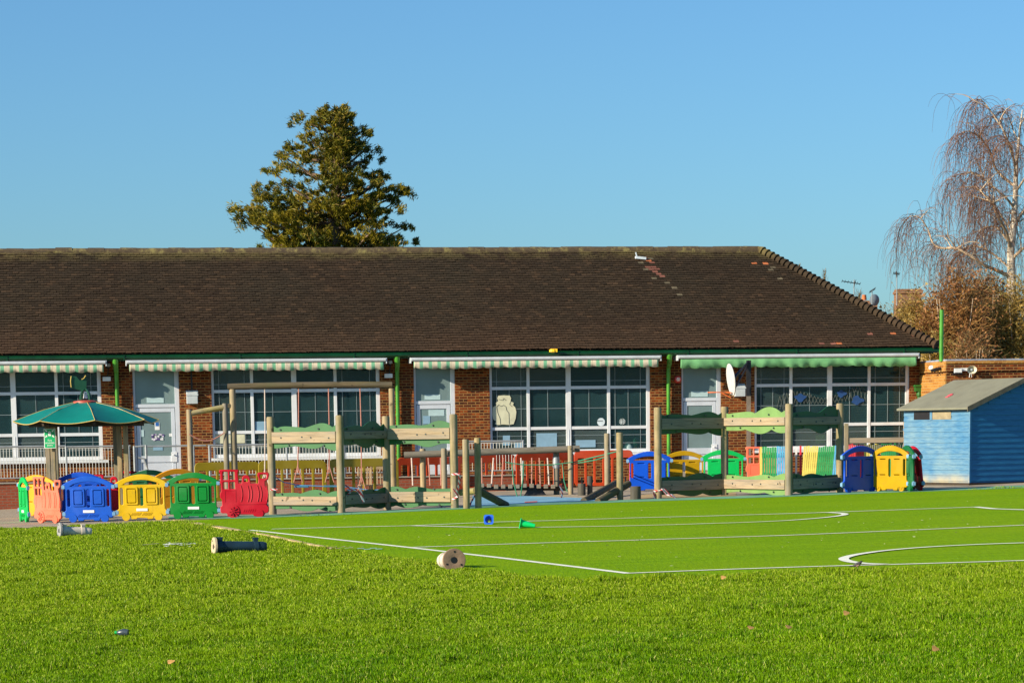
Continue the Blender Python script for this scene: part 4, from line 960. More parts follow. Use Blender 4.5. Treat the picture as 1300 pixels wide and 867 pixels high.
def place_panel(kind, pxl, pxr, ybase, m, lab, rot=None, sc=1.0, lean=0.0, plate=True, width=None, clips=(0, 1), X=None):
    W = (CW if kind == 'car' else LW)*sc
    if X is None:
        g = gnd((pxl+pxr)/2, ybase); wpx = (pxr-pxl)/ppm(g.y); c = Vector((g.x, g.y, gz(g.x)))
    else: c = Vector((X[0], X[1], gz(X[0]))); wpx = W
    if rot is None:
        k = min(1.0, wpx/W); rz = -math.acos(k)
    else: rz = rad(rot)
    t = thing('train_carriage' if kind == 'car' else 'train_engine', lab, 'play panel', c, rz, GRP_T)
    t.rotation_euler = (lean, 0, rz)
    t.scale = (sc*(width or 1), sc, sc)
    off = -(CW if kind == 'car' else LW)/2
    def part(nm, me, x, y, z, mm, par=t):
        o = bpy.data.objects.new(nm, me); C.objects.link(o); o.parent = par; o.location = (x, y, z); recolour(o, mm); return o
    if kind == 'car':
        bd = part('carriage_body', ME_CAR, off, 0, 0, m)
        for a in (0.215, 0.635):
            w_ = part('window_panel', ME_WIN, off+a, -0.035, 0.34, m); part('boss', ME_WIN2, 0, -0.012, 0, m, w_)
        part('vent_slats', ME_VENT, off, 0, 0, m)
        for a in (0.215, 0.905): part('wheel', ME_WH, off+a, -0.022, 0.09, m)
        if plate: part('label_plate', ME_LAB, off+0.56, -0.034, 0.235, P_LABEL)
    else:
        part('engine_body', ME_LOC, off, 0, 0, m); part('boiler_bands', ME_BAND, off, 0, 0, m)
        part('wheel', ME_WHB, off+0.29, -0.022, 0.14, m); part('wheel', ME_WHS, off+0.83, -0.022, 0.09, m)
    if kind == 'car':
        for sd in clips:
            x = off + (0.02 if sd == 0 else 1.10)
            for z in (0.18, 0.755): part('connector', ME_CLIP, x, 0, z, P_CONN)
    return t
place_panel('car', 21, 42, 662.5, P_LGRN, 'bright green train carriage panel turned nearly edge on at the left end of the train', rot=-70, clips=(1,))
place_panel('loco', 41, 82, 664, P_SALM, 'faded salmon pink train engine panel turned at an angle beside the bright green carriage', rot=-46)
place_panel('car', 79, 148, 663, P_BLUE, 'blue train carriage panel between the salmon engine and the yellow carriage', rot=-4)
place_panel('car', 146, 216, 660.8, P_YEL, 'yellow train carriage panel between the blue and green carriages in the front row', rot=0)
place_panel('car', 211.5, 281, 658.6, P_GRN, 'green train carriage panel between the yellow carriage and the crimson engine', rot=0)
place_panel('loco', 279, 342.5, 657.2, P_RED, 'crimson train engine panel at the right end of the front row beside a timber post', rot=0, sc=1.03)
gY = gnd(110, 658).y+3.0
def backp(x, dy=0.0): p = atY(x, 600, gY+dy); return (p.x, p.y)
place_panel('car', 0, 0, 0, P_DBLUE, 'deep blue train carriage panel standing behind the front blue one under the gazebo', rot=178, X=backp(101), plate=False, sc=1.02)
place_panel('loco', 0, 0, 0, P_RED, 'crimson train engine panel behind the blue and yellow carriages under the gazebo', rot=182, X=backp(147, 0.3))
place_panel('car', 0, 0, 0, P_DGRN, 'dark green train carriage panel half hidden behind the yellow carriage', rot=186, X=backp(190, 0.2), plate=False, sc=1.02)
place_panel('car', 0, 0, 0, P_ORNG, 'orange yellow train carriage panel behind the front green carriage', rot=205, X=backp(225, -0.4), plate=False, sc=1.03)
place_panel('car', 0, 0, 0, P_ORNG, 'orange yellow train carriage panel behind the salmon engine', rot=150, X=backp(46, -0.7), plate=False)
# panels on the right
place_panel('car', 797, 853, 624, P_DBLUE, 'deep blue train carriage panel behind the first post of the second wavy frame', rot=176, plate=True, sc=1.02)
place_panel('car', 841, 896, 622, P_MYEL, 'mustard yellow train carriage panel behind the second wavy frame', rot=185, plate=False)
place_panel('car', 890, 947, 621, P_LGRN, 'bright green train carriage panel behind the second wavy frame', rot=178, plate=False)
place_panel('loco', 944, 1002, 619.5, P_SALM, 'salmon pink train engine panel behind the second wavy frame', rot=-4, sc=1.04)
place_panel('car', 1071, 1114, 625.3, P_DBLUE, 'deep blue train carriage panel in front of the rainbow fence by the shed', rot=38+180, sc=1.06)
place_panel('car', 1112, 1148, 624.3, P_MYEL, 'mustard yellow train carriage panel in front of the rainbow fence by the shed', rot=180-52, sc=1.05)
place_panel('car', 1146, 1156, 624, P_DGRN, 'dark green train carriage panel turned edge on beside the crimson one at the shed', rot=-82, sc=1.04, plate=False)
place_panel('car', 1158, 1168, 623, P_RED, 'crimson train carriage panel turned edge on and leaning by the shed', rot=-80, lean=0.10, sc=1.02, plate=False)
# ------------------------------------------------------------------ gazebo
g = gnd(114, 653); gc = Vector((g.x, g.y+0.0, gz(g.x)))
gpm = ppm(gc.y)
gaz = thing('gazebo', 'teal roofed eight sided play gazebo on timber posts behind the plastic train', 'gazebo', gc, 0)
Rg = 91/gpm/math.cos(rad(8)); ze = atY(109, 534, gc.y).z-gc.z; za = atY(109, 510.5, gc.y).z-gc.z
PHI0 = rad(-165); NG = 8; DA = 2*PI/NG
cor = [(Rg*math.cos(PHI0+k*DA), Rg*math.sin(PHI0+k*DA)) for k in range(NG)]
tip = [(0.24*math.cos(PHI0+k*DA), 0.24*math.sin(PHI0+k*DA)) for k in range(NG)]
for k in range(NG):
    a, b2 = cor[k], cor[(k+1) % NG]; c0, c1 = tip[k], tip[(k+1) % NG]
    n = 12; vs = []; fs = []
    for j in range(n+1):
        f = j/n; rows = 5
        for i in range(rows+1):
            g_ = i/rows
            top = Vector((c0[0]+(c1[0]-c0[0])*f, c0[1]+(c1[1]-c0[1])*f, za)); bot = Vector((a[0]+(b2[0]-a[0])*f, a[1]+(b2[1]-a[1])*f, ze-0.075*math.sin(PI*f)))
            p = top.lerp(bot, g_); p.z += 0.05*math.sin(PI*g_) ; vs.append(tuple(p))
    for j in range(n):
        for i in range(5): q = j*6+i; fs.append((q, q+1, q+7, q+6))
    m = MB(); m.add(vs, fs); o = m.build('roof_panel', M_TEAL, gaz); sd = o.modifiers.new('solid', 'SOLIDIFY'); sd.thickness = 0.012
    e = MB(); e.tube([(a[0], a[1], ze)]+[(a[0]+(b2[0]-a[0])*j/12, a[1]+(b2[1]-a[1])*j/12, ze-0.075*math.sin(PI*j/12)) for j in range(1, 12)]+[(b2[0], b2[1], ze)], 0.009, 6)
    e.tube([(c0[0], c0[1], za+0.008), ((c0[0]+a[0])/2, (c0[1]+a[1])/2, (za+ze)/2+0.055), (a[0], a[1], ze+0.008)], 0.007, 6); e.build('trim', M_EDGEY, o)
    rf = MB(); rf.beam((c0[0], c0[1], za-0.10), (a[0]*0.94, a[1]*0.94, ze-0.06), 0.06, 0.11); rf.beam((a[0]*0.78, a[1]*0.78, ze-0.075), (b2[0]*0.78, b2[1]*0.78, ze-0.075), 0.05, 0.12); rf.build('rafter', M_DARKWOOD, gaz)
    if k in (0, 3): continue
for px, w in ((62, 0), (68.5, 0), (153, 0.25), (161, 0), (72, 1.6), (148, 1.7)):
    P = atY(px, 600, gc.y-0.55+w); m = MB(); x, y = P.x-gc.x, P.y-gc.y
    m.box(x-0.055, x+0.055, y-0.055, y+0.055, -0.3, ze-0.05); m.build('post', M_POST if w < 1 else M_POSTG, gaz, bevel=0.012)
m = MB(); m.lathe([(0.30, za-0.035), (0.29, za+0.02), (0.16, za+0.045)], 20); m.build('collar', M_REDRING, gaz, smooth=True)
fz = za+0.03
for k in range(4):
    a = PI/4+k*PI/2; m = MB(); m.tube([(0.155*math.cos(a)*math.cos(q), 0.155*math.sin(a)*math.cos(q), fz+0.27*math.sin(q)) for q in [rad(x) for x in (0, 20, 40, 60, 80, 90)]], 0.022, 6); m.build('bell_rib', M_TEALD, gaz, smooth=True)
m = MB(); m.lathe([(0.06, fz+0.06), (0.05, fz+0.10), (0.04, fz+0.17), (0.015, fz+0.19)], 14); m.build('bell', pmat('white bell', (0.7, 0.72, 0.7), 0.4), gaz, smooth=True)
vane = [(-0.20, 0.0), (-0.02, -0.05), (0.02, -0.10), (0.06, -0.05), (0.13, 0.0), (0.14, 0.16), (0.12, 0.29), (0.07, 0.22), (-0.02, 0.17), (-0.10, 0.27), (-0.22, 0.28), (-0.24, 0.16), (-0.23, 0.02)]
me = loops_mesh('vane', [vane], 0.035, 0.004); o = link('vane', me, gaz, M_TEALD, loc=(-0.10, 0, fz+0.30)); o.rotation_euler = (0, 0, rad(12))
m = MB(); m.tube([(-0.23, -0.035, 0.02), (-0.24, -0.035, 0.16), (-0.22, -0.035, 0.28)], 0.012, 5); m.tube([(0.02, -0.035, 0.20), (0.07, -0.035, 0.22), (0.12, -0.035, 0.29)], 0.012, 5); m.build('vane_edge', M_EDGEY, o)
# green assembly point sign on the gazebo posts
P = atY(63.2, 556.5, gc.y-0.72); sg = thing('assembly_sign', 'green and white fire assembly point sign hung on the left gazebo posts', 'sign', P, rad(-4))
W_, H_ = 0.275, 0.455
m = MB(); m.box(-W_/2, W_/2, 0, 0.012, -H_/2, H_/2); m.build('board', pmat('sign white', (0.78, 0.80, 0.78), 0.4, 0.03), sg, bevel=0.004)
M_SIGNG = pmat('sign green', (0.0, 0.36, 0.12), 0.4, 0.05)
link('field', loops_mesh('field', [rrect(-W_/2+0.014, W_/2-0.014, -H_/2+0.014, H_/2-0.014, 0.01)], 0.003), sg, M_SIGNG, loc=(0, -0.002, 0))
M_SW = pmat('sign lettering white', (0.80, 0.82, 0.80), 0.4, 0.02)
m = MB()
for sx, sy in ((-1, 1), (1, 1), (-1, -1), (1, -1)):      # four arrows pointing in
    cx, cz = sx*0.078, 0.115+sy*0.062
    d = Vector((-sx, 0, -sy)).normalized(); n = Vector((d.z, 0, -d.x))
    q = Vector((cx, -0.0055, cz)); tp = q+d*0.03
    m.add([tp, q+n*0.028, q-n*0.028, q+n*0.010, q-n*0.010, q-d*0.035+n*0.010, q-d*0.035-n*0.010], [(0, 1, 2), (3, 5, 6, 4)])
for x, h in ((-0.022, 0.0), (0.0, 0.012), (0.022, 0.0)):  # people
    m.lathe([(0.001, -0.0045), (0.010, -0.005), (0.001, -0.0055)], 10, 0, Matrix.Translation((x, 0, 0.148+h)) @ Matrix.Rotation(0, 4, 'X')) if False else None
    m.add([(x+0.010*math.cos(a), -0.0056, 0.150+h+0.010*math.sin(a)) for a in [2*PI*i/10 for i in range(10)]], [tuple(range(10))])
    m.add([(x-0.011, -0.0055, 0.135+h), (x+0.011, -0.0055, 0.135+h), (x+0.008, -0.0055, 0.055), (x-0.008, -0.0055, 0.055)], [(0, 1, 2, 3)])
m.build('pictogram', M_SW, sg)
for i, s_ in enumerate(('Fire', 'assembly', 'point')):
    link('lettering', text_mesh('lettering', s_, 0.062, 0.002), sg, M_SW, loc=(0, -0.0055, -0.045-0.055*i))
# ------------------------------------------------------------------ wavy boarded climbing frames
def wave_loop(L, h0, h1, seed, tall):
    rg = random.Random(seed); k = 3; up = []
    n = 44; ph = rg.uniform(0, 6); sharp = rg.random()
    def wv(x, s):
        f = x/L
        w = abs(math.sin(PI*(f*2.3+s)))**(0.8) if sharp > 0.4 else 0.5+0.5*math.sin(2*PI*(f*1.7+s))
        return w*(0.6+0.4*math.sin(5*f+s))
    top = [(L*i/n, h1 + tall*wv(L*i/n, ph)) for i in range(n+1)]
    bot = [(L*i/n, h0 - tall*0.8*wv(L*i/n, ph+0.37)) for i in range(n+1)]
    return bot + top[::-1]
def climbing(name, posts, panels, lab, grp, r=0.086):
    """posts: (x, ytop, ybase, dY); panels: (i, j, yplank0, yplank1, ywave0, ywave1, plank material, wave material)"""
    P = []
    for (x, yt, yb) in posts:
        g = gnd(x, yb); P.append((Vector((g.x, g.y, gz(g.x))), atY(x, yt, g.y).z))
    o = P[0][0]; t = thing(name, lab, 'climbing frame', o, 0, grp)
    for p, zt in P:
        q = p-o; m = MB(); m.tube([(q.x, q.y, -0.15), (q.x, q.y, zt-o.z-0.03), (q.x, q.y, zt-o.z)], [r, r, r*0.82], 16); m.build('post', M_POST, t, smooth=True)
    sd = 0
    for (i, j, px0, px1, y0, y1, w0, w1, mp, mw) in panels:
        a, b = P[i][0]-o, P[j][0]-o; d = b-a; d.z = 0; L = d.length; d.normalize()
        ang = math.atan2(d.y, d.x); xm = (posts[i][0]+posts[j][0])/2; ym = (P[i][0].y+P[j][0].y)/2
        z0 = atY(xm, y1, ym).z-o.z; z1 = atY(xm, y0, ym).z-o.z; v0 = atY(xm, w1, ym).z-o.z; v1 = atY(xm, w0, ym).z-o.z
        sl = (P[j][0].z-P[i][0].z)/L
        Lp = L-2*r*0.8; st = a+d*(r*0.8)
        m = MB(); m.box(0, Lp, -0.075, -0.028, z0, z1); pl = m.build('plank', mp, t, bevel=0.006); pl.location = (st.x, st.y, 0); pl.rotation_euler = (0, 0, ang)
        bl = MB()
        for q in (0.15, 0.48, 0.62, 0.90): bl.lathe([(0.018, -0.004), (0.018, 0.008)], 8, 0, Matrix.Translation((Lp*q, -0.077, (z0+z1)/2+0.02*math.sin(q*40+sd))) @ MX)
        for q, zq in ((0.12, z1+0.05), (0.72, z1+0.06), (0.25, z0-0.05), (0.8, z0-0.06)): bl.lathe([(0.02, -0.004), (0.02, 0.010)], 8, 0, Matrix.Translation((Lp*q, -0.026, zq)) @ MX)
        bl.build('bolts', M_BOLT, pl)
        tall = (v1-z1)*0.62
        wl = [wave_loop(Lp, z0-(z0-v0)*0.45, z1+(v1-z1)*0.38, sd*7+len(posts)*3+i, tall)]
        me = loops_mesh('wavy_board', wl, 0.022, 0.003)
        o2 = link('wavy_board', me, t, mw, loc=(st.x, st.y, 0), rz=ang); o2.location = (st.x+0.0, st.y, 0)
        sd += 1
    return t
climbing('climbing_frame', [(346.5, 529, 653), (433.5, 527, 651.6), (492, 528, 647.4), (577.5, 525.5, 645.6)],
    [(0, 1, 350, 428, 548, 562, 535, 571, M_PLANK, M_WAVE), (0, 1, 350, 428, 630, 641, 621, 650, M_PLANK, M_WAVE),
     (1, 2, 438, 488, 547, 557, 534, 571, M_PLANKG, M_WAVE_SHADE), (1, 2, 438, 488, 627, 639, 619, 647, M_PLANKG, M_WAVE_SHADE),  # panel turned from the sun: darker board and plank colours carry its shade
     (2, 3, 496, 572, 543.5, 557.5, 534, 570, M_PLANK, M_WAVE), (2, 3, 496, 572, 624, 637, 616.5, 646, M_PLANK, M_WAVE)],
    'zigzag climbing frame of timber posts with dark green wavy boards in front of the swing', 'wavy boarded climbing frames')
climbing('climbing_frame', [(835.5, 517, 633.2), (920, 516, 629.0), (1001.3, 512.5, 629.3), (1066, 512, 625.6)],
    [(0, 1, 840, 916, 531, 544.5, 521, 554, M_PLANKG, M_WAVE_SHADE), (0, 1, 840, 916, 609, 622, 600, 631, M_PLANKG, M_WAVE_SHADE),
     (1, 2, 924, 997, 530, 540, 516.5, 551, M_PLANK, M_WAVEP), (1, 2, 924, 997, 608.5, 620.5, 600, 629, M_PLANK, M_WAVEP),
     (2, 3, 1006, 1061, 529.5, 539, 515, 549, M_PLANKG, M_WAVE_SHADE), (2, 3, 1006, 1061, 606.5, 620, 600, 627, M_PLANKG, M_WAVE_SHADE)],  # turned from the sun as well, its shade painted into darker boards
    'zigzag climbing frame with one faded pale green wavy board in front of the basketball hoop', 'wavy boarded climbing frames')
# ------------------------------------------------------------------ swing frame
gS = gnd(296, 640.0); Ys = gS.y; o = Vector((gS.x, Ys, gz(gS.x)))
sw = thing('swing_frame', 'tall timber swing frame with a log beam and rope hung blue seats', 'swing', o, 0)
def sp(x, y, dy=0): return atY(x, y, Ys+dy)-o
def vpost(t, x, yt, m, r, dy=0, org=None, Yb=None, nm='post', zb=-0.15):
    Y_ = (Yb if Yb is not None else Ys)+dy; oo = org if org is not None else o
    top = atY(x, yt, Y_)-oo; b = MB(); b.tube([(top.x, top.y, zb+gz(top.x+oo.x)-oo.z), (top.x, top.y, top.z-0.02), (top.x, top.y, top.z)], [r, r, r*0.85], 14); return b.build(nm, m, t, smooth=True)
vpost(sw, 295, 494, M_POST, 0.080); vpost(sw, 497, 493, M_POST, 0.075)
vpost(sw, 285.5, 512, M_POSTG, 0.070, -0.4); vpost(sw, 240, 519.5, M_POST, 0.075, -0.6)
b = MB(); a, c = sp(289, 491), sp(498, 488.5); b.tube([a, a.lerp(c, .3)+Vector((0, 0, .02)), a.lerp(c, .7)+Vector((0, 0, .02)), c], 0.082, 14); b.build('beam', M_LOG, sw, smooth=True)
b = MB(); a, c = sp(243, 524.5, -0.6), sp(284, 517, -0.4); b.tube([a, c], 0.07, 14); b.build('side_beam', M_LOGY, sw, smooth=True)
b = MB(); a, c = sp(240, 551, -0.7), sp(285, 549, -0.5); b.tube([a.lerp(c, i/10)-Vector((0, 0, 0.19*math.sin(PI*i/10))) for i in range(11)], 0.016, 6); b.build('rope', M_ROPEP, sw, smooth=True)
b = MB(); a = sp(291, 515, -0.05); b.lathe([(0.05, -0.14), (0.055, 0.0), (0.05, 0.02)], 12, 0, Matrix.Translation(a) @ MX); b.build('stub_log', M_LOG, sw, smooth=True)
for x0, x1, yb, m in ((336, 336, 606, M_ROPEW), (379, 378, 600, M_ROPEP), (417, 418, 600, M_ROPEP), (457, 459, 612, M_ROPEP)):
    b = MB(); b.tube([sp(x0, 493), sp((x0+x1)/2+0.5, 545), sp(x1, yb)], 0.014, 6); b.tube([sp(x1, yb-9), sp(x1-5, yb+12)], 0.012, 6); b.tube([sp(x1, yb-9), sp(x1+6, yb+12)], 0.012, 6); b.build('rope', m, sw)
for xa, xb, y in ((374, 392, 617.5), (411, 432, 617)):
    b = MB(); a, c = sp(xa, y), sp(xb, y); b.beam(a, c, 0.2, 0.045); b.build('swing_seat', M_SEATB, sw, bevel=0.01)
b = MB(); b.tube([sp(344, 602, -.6), sp(360, 612, -.3), sp(380, 616), sp(410, 617)], 0.012, 6); b.tube([sp(432, 617), sp(470, 622), sp(492, 621)], 0.012, 6); b.build('blue_cord', M_ROPEB, sw)
# ------------------------------------------------------------------ rope bridge under a horizontal log
gB = gnd(563, 633); Yb_ = gB.y; o = Vector((gB.x, Yb_, gz(gB.x)))
br = thing('rope_bridge', 'clatter bridge of hanging ropes and timber steps under a long horizontal log', 'climbing frame', o, 0)
def bp(x, y, dy=0): return atY(x, y, Yb_+dy)-o
b = MB(); a, c = bp(513, 577.5, .1), bp(736, 569.5, .1); b.tube([a, c], 0.085, 14); b.build('beam', wood('grey log', (0.17, 0.15, 0.11), (0.07, 0.06, 0.045), 'X'), br, smooth=True)
for x, yt, m, r, dy in ((536.5, 569.5, M_POST, 0.075, 0.28), (563.5, 569, M_POST, 0.072, -0.12), (706, 566.5, M_POSTG, 0.075, 0.28), (724, 565.5, M_POST, 0.064, -0.12)):
    vpost(br, x, yt, m, r, dy, o, Yb_)
b = MB(); a = bp(706, 579); b.lathe([(0.082, -0.12), (0.086, 0.0), (0.082, 0.16)], 14, 0, Matrix.Translation(bp(706, 588, .28))); b.build('grey_sleeve', M_STEEL, br, smooth=True)
xs = [524, 546, 560, 573, 593, 612, 624, 637, 651, 663, 675, 686, 697]
rg = random.Random(4)
for i, x in enumerate(xs):
    b = MB(); j = rg.uniform(-3, 3); b.tube([bp(x+j, 581), bp(x+j*0.4, 600), bp(x, 616)], 0.017, 6); b.build('rope', M_ROPEP if i % 3 else M_ROPEW, br)
for i in range(11):
    x = 612+i*9; b = MB(); q = bp(x, 616.5+rg.uniform(-1, 1), -0.0); b.box(q.x-0.055, q.x+0.055, q.y-0.35, q.y+0.15, q.z-0.05, q.z+0.045); b.build('step', M_PLANKG, br, bevel=0.01)
b = MB(); b.beam(bp(603, 619.5), bp(720, 620), 0.12, 0.10); b.build('bearer', M_DARKWOOD, br, bevel=0.01)
q = bp(679, 625); q.z = 0; b = MB(); b.add([(q.x-0.28, q.y-0.15, gz(q.x+o.x)-o.z), (q.x+0.30, q.y-0.15, gz(q.x+o.x)-o.z), (q.x+0.10, q.y-0.1, 0.32), (q.x-0.10, q.y-0.1, 0.32), (q.x-0.28, q.y+0.15, gz(q.x+o.x)-o.z), (q.x+0.30, q.y+0.15, gz(q.x+o.x)-o.z), (q.x+0.10, q.y+0.1, 0.32), (q.x-0.10, q.y+0.1, 0.32)], [(0, 1, 2, 3), (5, 4, 7, 6), (1, 5, 6, 2), (4, 0, 3, 7), (3, 2, 6, 7)]); b.build('trestle', M_BLACK, br)
for pts in ([(650, 588), (652, 612), (657, 632), (661, 630), (664, 606), (664.5, 588)], [(641, 586.5), (665, 590), (700, 590), (727, 586.5)], [(714, 588), (716, 610), (720, 624)]):
    b = MB(); b.tube([bp(x, y, -0.35) for x, y in pts], 0.014, 6); b.build('green_rope', M_ROPEG, br, smooth=True)
# ------------------------------------------------------------------ balance logs
def logs(name, lab, posts, slopes, org, grp, cat='climbing frame'):
    g = gnd(*org); o = Vector((g.x, g.y, gz(g.x))); t = thing(name, lab, cat, o, 0, grp)
    for x, yt, yb, m, r in posts:
        gg = gnd(x, yb); top = atY(x, yt, gg.y)-o; b = MB(); b.tube([(top.x, top.y, gz(gg.x)-o.z-0.12), (top.x, top.y, top.z-0.02), (top.x, top.y, top.z)], [r, r, r*0.85], 14); b.build('post', m, t, smooth=True)
    for (x0, y0, yb0, x1, y1, yb1, r, m) in slopes:
        a = atY(x0, y0, gnd(x0, yb0).y)-o; c = atY(x1, y1, gnd(x1, yb1).y)-o; b = MB(); b.tube([a, c], r, 14); b.build('sloping_log', m, t, smooth=True)
    return t, o
t1, o1 = logs('balance_logs', 'pair of timber posts and taped sloping log right of the first wavy frame', [(591, 557.5, 646.2, M_POST, 0.072), (606, 555.8, 645.4, M_POST, 0.072)],
     [(584, 625, 645.2, 612, 622, 644.6, 0.072, M_LOGY), (604, 621, 645, 643, 641.5, 642.5, 0.082, M_LOG)], (591, 646.2), 'timber balance logs')
t2, o2 = logs('balance_logs', 'pair of taller posts with two sloping logs left of the deep blue carriage', [(770.5, 550, 629.5, M_POST, 0.068), (786.5, 549, 635, M_POST, 0.075), ],
     [(741, 636, 636, 782, 613, 629, 0.078, M_LOG), (759, 637, 637, 798, 614, 634, 0.082, M_LOG)], (770, 634), 'timber balance logs')
b = MB(); b.tube([atY(727, 587, Yb_)-o2, atY(755, 580, Yb_-0.3)-o2, atY(770, 576.5, gnd(770, 629).y-0.1)-o2, atY(787, 572, gnd(787, 635).y)-o2], 0.016, 6); b.build('green_rope', M_ROPEG, t2)
b = MB(); b.tube([atY(727, 589, Yb_)-o2, atY(755, 584, Yb_-0.3)-o2, atY(770, 579.5, gnd(770, 629).y-0.1)-o2], 0.014, 6); b.build('green_rope', M_ROPEG, t2)
M_STUMP = wood('dark stump', (0.085, 0.075, 0.055), (0.03, 0.028, 0.02), 'Z')
for x, yt, yb, r, lab in ((738.5, 613.5, 629, 0.098, 'wide dark timber stump right of the rope bridge'), (749, 604, 628.5, 0.066, 'thin taller dark timber stump beside the wide one'), (807, 617, 634.5, 0.12, 'dark timber stump in front of the deep blue carriage')):
    g = gnd(x, yb); h = atY(x, yt, g.y).z-gz(g.x); b = MB(); b.lathe([(r, -0.1), (r, h-0.02), (r*0.92, h)], 16)
    tag(b.build('stump', M_STUMP, None, True, loc=(g.x, g.y, gz(g.x))), lab, 'stump', 'dark timber stumps')
# ------------------------------------------------------------------ barriers
def barrier_mesh(L, H):
    out = rrect(0, L, 0.05, H, 0.12, 5); hl = []; n = 6
    for i in range(n):
        a = 0.07+(L-0.14)*i/n+0.032; c = 0.07+(L-0.14)*(i+1)/n-0.032; hl.append(rrect(a, c, 0.13, H-0.19, 0.03))
    return loops_mesh('barrier_panel', [out]+hl, 0.045, 0.01)
ME_B = barrier_mesh(1.62, 0.92); ME_B.materials.append(P_BARO)
b = MB(); b.box(-0.035, 0.035, -0.28, 0.28, 0, 0.06); b.box(-0.02, 0.02, -0.03, 0.03, 0.06, 0.3); ME_F = bpy.data.meshes.new('barrier_foot'); ME_F.from_pydata(b.v, [], b.f); ME_F.materials.append(M_BLACK)
def barrier(xa, xb, ytop, dY, m, lab, grp, rz=0.0):
    xm = (xa+xb)/2; Y = dY; p = atY(xm, ytop, Y); z0 = gz(p.x); H = p.z-z0; L = (xb-xa)/ppm(Y)
    a = atY(xa, 600, Y); t = thing('crowd_barrier', lab, 'barrier', (a.x, Y, z0), rz, grp)
    o = bpy.data.objects.new('barrier_panel', ME_B); C.objects.link(o); o.parent = t; o.scale = (L/1.62/math.cos(rz), 1, H/0.92); recolour(o, m)
    for x in (0.2, L-0.2):
        f = bpy.data.objects.new('barrier_foot', ME_F); C.objects.link(f); f.parent = t; f.location = (x, 0, 0)
YB = fw(S(380, 600), 1.9).y
barrier(247, 328, 586.5, YB-2.2, P_BARY, 'dull yellow plastic crowd barrier behind the green carriage and crimson engine', 'yellow crowd barriers', 0.30)
barrier(328, 413, 584.5, YB-2.0, P_BARY, 'dull yellow plastic crowd barrier behind the lit first panel of the wavy frame', 'yellow crowd barriers', 0.26)
barrier(418, 505, 582, YB-1.8, P_BARY, 'dull yellow plastic crowd barrier with grey patches left of the orange red ones', 'yellow crowd barriers', 0.32)
YO = fw(S(650, 600), 1.6).y
for xa, xb, yt, rz, lab in ((504, 580, 580.5, 0.44, 'orange red crowd barrier in front of the middle door'), (580, 655, 577.5, 0.42, 'orange red crowd barrier under the brick pier left of the owl window'), (655, 730, 574.5, 0.44, 'orange red crowd barrier behind the rope bridge steps'), (729, 804, 571.5, 0.10, 'orange red crowd barrier beside the deep blue carriage')):
    barrier(xa, xb, yt, YO+0.0, P_BARO, lab, 'orange red crowd barriers', rz)
for x, yt, yb, w_, lab in ((466, 594, 621, 0.34, 'cream slatted nursery chair behind the left bars of the third yellow barrier'), (483, 592, 620, 0.36, 'taller cream slatted nursery chair behind the right bars of the third yellow barrier')):
    Y = YB-1.3; p = atY(x, yb, Y); t = thing('nursery_chair', lab, 'chair', (p.x, Y, gz(p.x)), 0.3, 'cream chairs behind the yellow barrier'); H = atY(x, yt, Y).z-gz(p.x)
    M_CH = pmat('cream chair paint', (0.55, 0.42, 0.26), 0.6)
    for lx in (-w_/2, w_/2-0.03):
        for ly in (0, 0.3): b = MB(); b.box(lx, lx+0.03, ly, ly+0.03, 0, H if ly else 0.32); b.build('leg', M_CH, t)
    b = MB(); b.box(-w_/2, w_/2, 0, 0.33, 0.32, 0.345); b.build('seat', M_CH, t)
    b = MB(); b.box(-w_/2, w_/2, 0.305, 0.325, H-0.08, H-0.005)
    for q in (-0.09, 0, 0.09): b.box(q-0.015, q+0.015, 0.306, 0.324, 0.345, H-0.08)
    b.build('backrest', M_CH, t)
# ------------------------------------------------------------------ rainbow picket fences
FC = {'y': pmat('yellow picket', (0.72, 0.60, 0.12), 0.6, 0.2), 'g': pmat('green picket', (0.03, 0.32, 0.09), 0.6, 0.2), 'b': pmat('sky blue picket', (0.10, 0.42, 0.68), 0.6, 0.2), 'r': pmat('red picket', (0.60, 0.03, 0.05), 0.6, 0.2), 'w': pmat('white picket', (0.7, 0.7, 0.68), 0.6, 0.1), 'd': pmat('dark green picket', (0.01, 0.13, 0.05), 0.6, 0.2)}
def picket(xa, xb, ytop, Y, cols, lab, lean=0.0, gap=0.0045, back=None):
    a = atY(xa, 600, Y); b_ = atY(xb, 600, Y); L = b_.x-a.x; z0 = gz(a.x); H = atY((xa+xb)/2, ytop, Y).z-z0
    t = thing('picket_fence', lab, 'fence', (a.x, Y, z0), 0, 'rainbow picket fences'); n = len(cols); w = L/n; mats = [FC[c] for c in 'ygbrwd']; rg = random.Random(n)
    for i, c in enumerate(cols):
        if c == ' ': continue
        p = MB(); h = H+rg.uniform(-0.02, 0.02); sh = lean*math.sin(PI*i/n*0.5+0.6) if lean else 0
        p.add([(i*w+gap-sh*0.6, -0.012, 0.03), ((i+1)*w-gap-sh*0.6, -0.012, 0.03), ((i+1)*w-gap+sh*0.4, -0.012, h), (i*w+gap+sh*0.4, -0.012, h), (i*w+gap-sh*0.6, 0.012, 0.03), ((i+1)*w-gap-sh*0.6, 0.012, 0.03), ((i+1)*w-gap+sh*0.4, 0.012, h), (i*w+gap+sh*0.4, 0.012, h)], [(0, 1, 2, 3), (5, 4, 7, 6), (1, 5, 6, 2), (4, 0, 3, 7), (3, 2, 6, 7)])
        p.build('picket', FC[c], t)
    r = MB(); r.box(0, L, 0.014, 0.05, H*0.3, H*0.3+0.07); r.box(0, L, 0.014, 0.05, H*0.74, H*0.74+0.07); r.build('rail', M_PLANKG, t)
    return t
YF = gnd(1010, 619).y
picket(964.5, 1001, 567, YF, 'yggggggbbbbb', 'rainbow picket fence of green and sky blue slats above the salmon engine')
